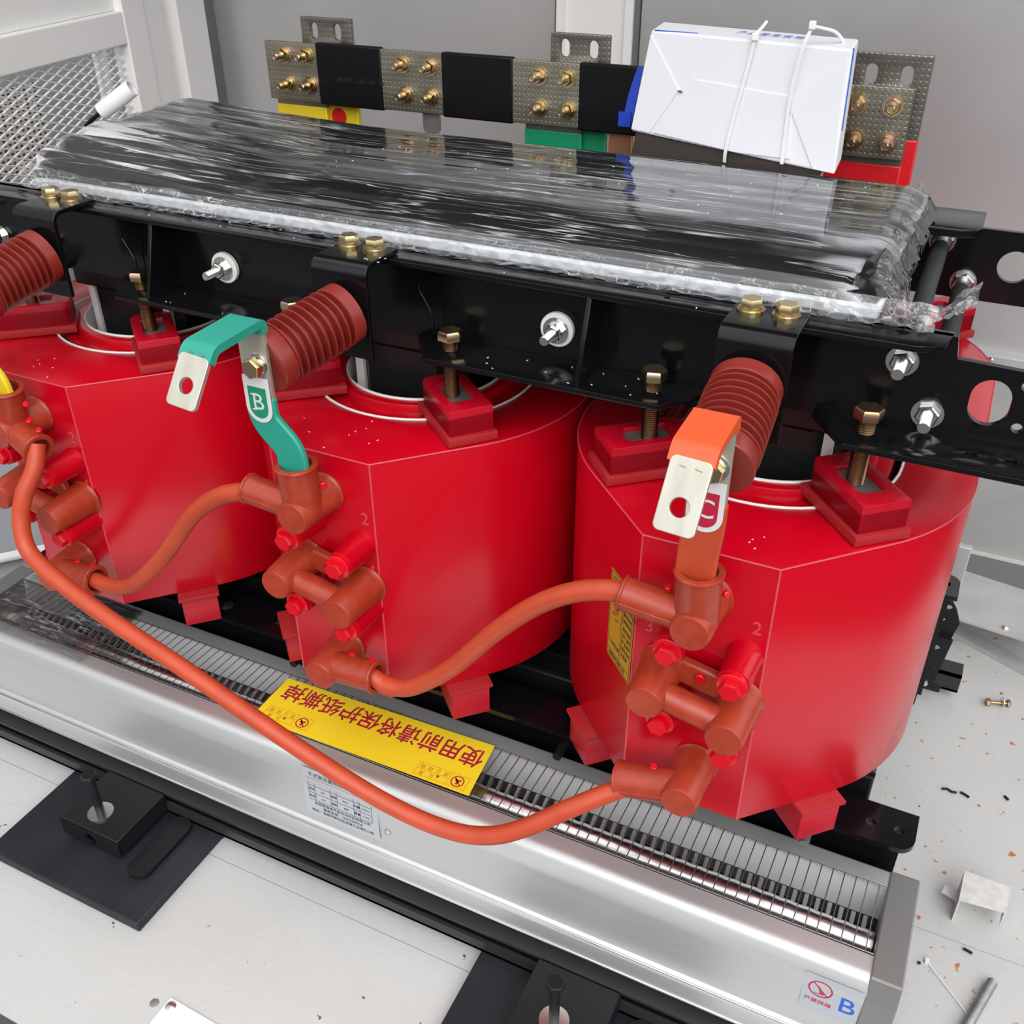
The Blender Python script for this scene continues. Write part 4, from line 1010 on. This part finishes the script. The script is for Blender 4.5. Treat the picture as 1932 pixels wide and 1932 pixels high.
# ================================================================== WRAPPED PACKAGE ON THE BEAMS
from mathutils import noise as MN
def nz(x, y, z=0): return MN.noise(Vector((x, y, z)))
prof = [(-.2045, .999), (-.2050, 1.004), (-.200, 1.010), (-.186, 1.0165), (-.168, 1.0215), (-.145, 1.0265), (-.115, 1.030), (-.08, 1.0315), (-.03, 1.032), (.03, 1.032), (.09, 1.032), (.135, 1.0315), (.160, 1.029), (.170, 1.023), (.174, 1.012), (.175, .999)]
def dens(p, n):
    P_ = [Vector((0, a, b)) for a, b in p]; return spline(P_, n)
def shell(off, amp, x0f, x1f, seed, lip=None, nx_=150, wr=26):
    P_ = dens(prof, 9)
    if lip: P_ = [Vector((0, a, b)) for a, b in lip] + P_
    cy = 0.0; vs_ = []; n = len(P_)
    for i in range(nx_ + 1):
        s = i / nx_
        for j, p in enumerate(P_):
            y, z = p.y, p.z
            x = x0f(y) * (1 - s) + x1f(y) * s
            ed = min(s, 1 - s) * nx_
            left = max(0.0, 1 - s * 3.2)
            lift = .016 * left * (1 if z > 1.005 else .2)
            front = max(0, min(1, (-.10 - y) / .09)) if z > 1.002 else 0
            a = nz(x * 3.0 + seed, y * wr + z * 50, seed) * amp * (1 + 3.0 * front * (.35 + left) + 1.2 * left)
            d = Vector((0, (y - cy) * .6, .25)).normalized() if z < 1.028 else Vector((0, 0, 1))
            a += .0125 * left ** .6 * max(0, min(1, (.02 - y) / .10)) * nz(x * 2.6 + 5, y * 30 + z * 60 + x * 3, 77.3) * (1 if z > 1.003 else .3) 
            q = Vector((x, y, z + lift)) + d * (off + a)
            if ed < 2.5: q.z -= (2.5 - ed) * .0045; q.x += nz(y * 30, z * 60, seed + 5) * .008
            vs_.append(q)
    fs = []
    for i in range(nx_):
        for j in range(n - 1):
            k = i * n + j; fs.append((k, k + 1, k + n + 1, k + n))
    return vs_, fs, n, nx_
LXL = lambda y: -.622 + (.02 if y < -.1 else 0) - .10 * max(0, y - .0) * 1.2
LXR = lambda y: .598 - .02 * max(0, -y - .12) / .08
pk = thing('wrapped_package', 'long flat black package wrapped in shiny clear film lying across the upper beams', 'package', (0, 0, .9855))
vs_, fs, n, nx_ = shell(0, .0006, LXL, LXR, 3.1)
g = G(); g.add(vs_, fs); g.f.append(tuple(range(n))[::-1]); g.f.append(tuple(nx_ * n + j for j in range(n))); obj('black_wrap', g, BLKF, pk, ang=60)
g = G(); g.box(-.60, .604, -.212, .18, .9855, .9992); obj('foam_tray', g, FOAM, pk, bev=.003)
vs_, fs, n, nx_ = shell(.0030, .0011, lambda y: LXL(y) - .004, lambda y: LXR(y) + .006, 9.7, wr=34)
g = G(); g.add(vs_, fs); obj('clear_film', g, FILM, pk, ang=80)
# film skirt over the white edge
g = G(); nx2 = 260; rows = [(-.2095, 1.010), (-.2150, 1.0035), (-.2165, .9985), (-.2178, .994), (-.2190, .9885), (-.2260, .9870)]
for i in range(nx2 + 1):
    s = i / nx2; x = -.622 + s * 1.282
    for j, (y, z) in enumerate(rows):
        k = .0035 * (1 + 1.2 * max(0, 1 - s * 5) + 1.6 * max(0, (s - .82) * 5))
        a = nz(x * 60, z * 320, 4.2) * k * (.4 + .25 * j)
        g.v.append(Vector((x + nz(x * 40, j * 1.3, 8) * .003, y - abs(a) * .6, max(z + a * .8 + .012 * max(0, 1 - s * 8) * (1 if j < 2 else .3), .9862))))
for i in range(nx2):
    for j in range(len(rows) - 1):
        k = i * len(rows) + j; g.f.append((k, k + 1, k + len(rows) + 1, k + len(rows)))
obj('film_skirt', g, FILMC, pk, ang=50)
# black foil tucked down at the right end
g = G(); ny, nk = 60, 6
for i in range(ny + 1):
    y = -.205 + .380 * i / ny
    for j in range(nk + 1):
        t_ = j / nk; e_ = .006 * (1 - abs(2 * i / ny - 1)) 
        g.v.append(Vector((.588 + .030 * t_ + .010 * t_ * nz(y * 40, 1.2, 7) - .02 * max(0, -y - .12) / .08, y + .004 * nz(y * 20, t_ * 4, 1), 1.0315 - .031 * t_ ** 1.3 + .004 * nz(y * 55, t_ * 3, 5) * t_ - (.022 if y < -.19 else .010 if y < -.17 else 0) * (1 - t_))))
for i in range(ny):
    for j in range(nk):
        k = i * (nk + 1) + j; g.f.append((k, k + 1, k + nk + 2, k + nk + 1))
obj('tucked_end', g, BLKE, pk, ang=60)
# crumpled film hanging over the right end
g = G(); ny, nk = 64, 16
for i in range(ny + 1):
    y = -.235 + .405 * i / ny
    for j in range(nk + 1):
        t_ = j / nk
        fr_ = max(0, min(1, (-.06 - y) * 7))
        x = .590 + (.026 + .022 * fr_) * math.sin(t_ * PI * .5) + .004 * nz(y * 22, t_ * 4, 2.2); z = 1.0355 - (.062 + .010 * fr_) * t_ ** 1.5
        g.v.append(Vector((x + nz(y * 60, t_ * 7, 6.6) * .005 * t_, y + nz(y * 25, t_ * 8, 3) * .005, z + nz(y * 70, t_ * 6, 9) * .004 * t_)))
for i in range(ny):
    for j in range(nk):
        k = i * (nk + 1) + j; g.f.append((k, k + 1, k + nk + 2, k + nk + 1))
obj('film_end', g, FILME, pk, ang=60)

g2 = G()
for i in range(11):
    for j in range(7):
        u, v = i / 10, j / 6
        g2.v.append(Vector((.648 + .045 * u + .006 * nz(u * 4, v * 4, 1), -.214 + .085 * u + .03 * (v - .5), .992 + .018 * v * u + .012 * nz(u * 5, v * 5, 4))))
for i in range(10):
    for j in range(6):
        k = i * 7 + j; g2.f.append((k, k + 1, k + 8, k + 7))
obj('film_tail', g2, FILMC, pk, ang=40)
# white roll with its two black leads on the left corner of the package
ROLL = ((-.614, -.045, 1.061), (-.565, -.020, 1.096))
t = thing('white_roll', 'small white paper roll with black leads above the left corner of the package', 'roll', (-.60, -.01, 1.06))
A_, B_ = Vector(ROLL[0]), Vector(ROLL[1])
g = G(); g.lathe([(.0128, 0), (.0130, .001), (.0130, (B_ - A_).length - .001), (.0128, (B_ - A_).length), (.0108, (B_ - A_).length), (.0106, .004)], A_, B_ - A_, 28); obj('paper_sleeve', g, PIPE, t)
g = G()
for d in (-.004, .004): g.tube(spline([(-.600, -.038 + d, 1.071), (-.616, -.046 + d, 1.0595), (-.628, -.052 + d, 1.051), (-.64, -.056 + d, 1.040)]), .0022, 8)
obj('lead_wires', g, BLACKM, t)

# ================================================================== WHITE CARTON
TL, TR, BR, BL = Vector((.178, .262, 1.1835)), Vector((.478, .164, 1.188)), Vector((.484, .146, 1.0385)), Vector((.160, .252, 1.0445))
DV = Vector((-.004, .066, .004))
def face(s, t, d=0.0):        # s 0..1 left-right, t 0..1 bottom-top
    p = (BL * (1 - s) + BR * s) * (1 - t) + (TL * (1 - s) + TR * s) * t
    nrm = (TR - TL).cross(TL - BL).normalized()
    if nrm.y > 0: nrm = -nrm
    return p + nrm * d
bx = thing('cardboard_box', 'white cardboard carton tied with two nylon ties leaning on the busbar', 'box', (.32, .22, 1.036))
g = G(); g.hexa([BL, BR, BR + DV, BL + DV, TL, TR, TR + DV, TL + DV]); obj('carton_body', g, CARD, bx, bev=.003, smooth=False)
g = G(); g.hexa([face(.01, -.26, -.006), face(.93, -.05, -.006), face(.93, -.05, -.006) + DV * .8, face(.01, -.26, -.006) + DV * .8, face(.02, .004, -.004), face(.93, .03, -.004), face(.93, .03, -.004) + DV * .8, face(.02, .004, -.004) + DV * .8]); obj('carton_gap_shade', g, CARDSHADE, bx, smooth=False)  # dark filler painting the shade in the gap below the carton's open bottom
def uvp(u, v):   # approximate face parameters of a point of the flap drawing
    return u, v
def flap(pts, th=.0016):
    g = G(); n = len(pts); vs_ = [face(s, t, .0002) for s, t in pts] + [face(s, t, th) for s, t in pts]
    g.add(vs_, [tuple(range(n)), tuple(range(n, 2 * n))] + [(i, (i + 1) % n, n + (i + 1) % n, n + i) for i in range(n)]); return g
for pts in ([(.004, .965), (.215, .48), (.10, .02), (.0, .02)], [(.985, .93), (.752, .52), (.905, .01), (.997, .01)], [(.285, .60), (.77, .575), (.80, .05), (.55, .01), (.12, .03), (.235, .45)]):
    obj('flap', flap(pts), CARD, bx, bev=.0007, smooth=False)
g = G()
for pts in ([(.205, .475), (.222, .482), (.235, .468), (.226, .455)], [(.758, .47), (.768, .48), (.772, .43), (.764, .42)]):
    h = flap(pts, .0021); g.add(h.v, h.f)
obj('torn_corner', g, CARDB, bx, smooth=False)
g = G()
def pstrip(pts, r): g.tube([Vector(p) for p in pts], r, 6)
pstrip([TL + (TR - TL) * .02 + DV * .02, TL + (TR - TL) * .25 + DV * .10], .0011); obj('blue_edge', g, PRINT_B, bx); g = G()
pstrip([TR + DV * .12 + Vector((.0005, 0, 0)), BR + DV * .12 + (TR - BR) * .35 + Vector((.0005, 0, 0))], .0011)
obj('blue_edge', g, PRINT_B, bx); g = G()
Mt = frame(TL + (TR - TL) * .60 + DV * .50 + Vector((0, 0, .0018)), TR - TL, DV)
g.text('产 品 使 用 说 明', .014, Mt, .0001)
obj('blue_print', g, PRINT_B, bx, smooth=False)
def tie(pts, w, label, head, tail):
    t = thing('nylon_tie', label, 'cable tie', pts[len(pts) // 2], 'nylon ties round the carton')
    P_ = spline(pts, 8); g = G()
    ex = (TR - TL).normalized() * w
    vs_ = []; fs = []
    nr = Vector((-.30, -.95, 0)) * .0012
    for p in P_: vs_ += [p - ex, p + ex, p + ex + nr, p - ex + nr]
    for i in range(len(P_) - 1):
        for k in range(4): fs.append((i * 4 + k, i * 4 + (k + 1) % 4, i * 4 + 4 + (k + 1) % 4, i * 4 + 4 + k))
    fs += [(3, 2, 1, 0), tuple((len(P_) - 1) * 4 + k for k in range(4))]
    g.add(vs_, fs); obj('strap', g, TIE, t, smooth=False)
    g = G(); h = Vector(head); g.box(h.x - .0042, h.x + .0042, h.y - .004, h.y + .004, h.z - .005, h.z + .005); obj('tie_head', g, TIE, t, bev=.0012)
    g = G(); g.tube(spline(tail, 8), .0021, 8); obj('tail', g, TIE, t)
    return t
f_ = lambda s, t, d=.003: face(s, t, d)
tie([f_(.555, 1.0, .004), f_(.545, .8), f_(.53, .55), f_(.515, .3), f_(.505, .02), f_(.503, -.10, .0)], .0024, 'white nylon tie nearer the middle of the carton', f_(.555, 1.03, .004), [f_(.555, 1.06, .003), f_(.562, 1.10, -.004), f_(.568, 1.16, -.012)])
tie([f_(.815, 1.13, .006), f_(.795, .98, .008), f_(.775, .75, .006), f_(.765, .5, .004), f_(.768, .25), f_(.772, .0)], .0024, 'white nylon tie with a standing loop near the right side of the carton', f_(.818, 1.16, .006),
    [f_(.820, 1.15, .004), f_(.850, 1.14, -.004), f_(.885, 1.12, -.016), f_(.905, 1.06, -.028), f_(.905, 1.01, -.036)])
g = G(); vs_ = spline([(.161, .283, 1.130), (.158, .282, 1.120), (.150, .279, 1.09), (.146, .277, 1.065), (.144, .276, 1.050)], 6)
for a, b in zip(vs_[:-1], vs_[1:]): g.hexa([a + Vector((-.0075, 0, 0)), a + Vector((.0075, 0, 0)), a + Vector((.0075, .003, 0)), a + Vector((-.0075, .003, 0)), b + Vector((-.0075, 0, 0)), b + Vector((.0075, 0, 0)), b + Vector((.0075, .003, 0)), b + Vector((-.0075, .003, 0))])
g.box(.130, .150, .274, .281, 1.045, 1.066)
solo('blue_strap', g, BLUE, 'short blue plastic strap between the carton and the busbar', 'strap')

# ================================================================== BRACKETS BEHIND THE RIGHT COIL
t = thing('stepped_bracket', 'black stepped and drilled steel bracket standing behind the right coil', 'bracket', (.78, .40, .05))
g = G(); g.plate([(.735, .170), (.800, .170), (.806, .205), (.795, .232), (.784, .249), (.735, .249)], [circ(.781, .234, .006), circ(.775, .204, .006)], .005, FRONT(0, .400, 0)); obj('upper_plate', g, BLACKM, t)
g = G(); g.plate([(.735, .068), (.792, .068), (.803, .172), (.735, .172)], [circ(.779, .146, .0065), circ(.774, .094, .005)], .005, FRONT(0, .388, 0)); obj('lower_plate', g, BLACKM, t)
g = G(); g.box(.735, .800, .386, .402, .168, .173); obj('step', g, BLACKM, t, smooth=False); g = G(); g.box(.750, .806, .378, .386, .046, .064); g.box(.750, .77, .378, .40, 0, .064); obj('foot', g, BLACKM, t, bev=.002, smooth=False)
g = G(); hexhead(g, (.776, .385, .060), (0, -1, 0), .008, .008); obj('bolt_head', g, STEEL, t)
g = G(); g.box(.755, .796, .498, .512, 0, .305)
solo('taped_post', g, FLOORG, 'grey metal post with clear tape behind the black stepped bracket', 'post', bev=.002)

# white plastic crumbs scattered over the beam, coils and package
g = G()
rr = random.Random(3)
def crumb(x, y, z, k=1.0):
    a = rr.random() * PI; l = (.0007 + .0011 * rr.random()) * k; w = .0005 * k
    dx, dy = math.cos(a), math.sin(a)
    g.hexa([(x - dx * l - dy * w, y - dy * l + dx * w, z), (x - dx * l + dy * w, y - dy * l - dx * w, z), (x + dx * l + dy * w, y + dy * l - dx * w, z), (x + dx * l - dy * w, y + dy * l + dx * w, z),
            (x - dx * l - dy * w, y - dy * l + dx * w, z + .0006), (x - dx * l + dy * w, y - dy * l - dx * w, z + .0006), (x + dx * l + dy * w, y + dy * l - dx * w, z + .0006), (x + dx * l - dy * w, y + dy * l + dx * w, z + .0006)])
for i in range(16): crumb(.1 + rr.random() * .30, -.285 + rr.random() * .05, .8795)
for i in range(8): crumb(-.40 + rr.random() * .30, -.285 + rr.random() * .05, .8795)
for i in range(9): crumb(-.07 + rr.random() * .13, -.38 + rr.random() * .09, ZT + .0003)
for i in range(6): crumb(-.55 + rr.random() * .10, -.38 + rr.random() * .09, ZT + .0003)
for i in range(6): crumb(.43 + rr.random() * .13, -.38 + rr.random() * .09, ZT + .0003)
for i in range(16): crumb(-.4 + rr.random() * 1.0, -.258 + rr.random() * .04, .9853)
for i in range(26): crumb(-.2 + rr.random() * .75, -.10 + rr.random() * .24, 1.0372, 1.1)
for i in range(5): crumb(.02 + rr.random() * .03, -.300 + rr.random() * .04, .9917)
o = solo('plastic_crumbs', g, WHITE, 'white plastic crumbs scattered over the black beam, red coil tops and package', 'crumbs', smooth=False); o['kind'] = 'stuff'
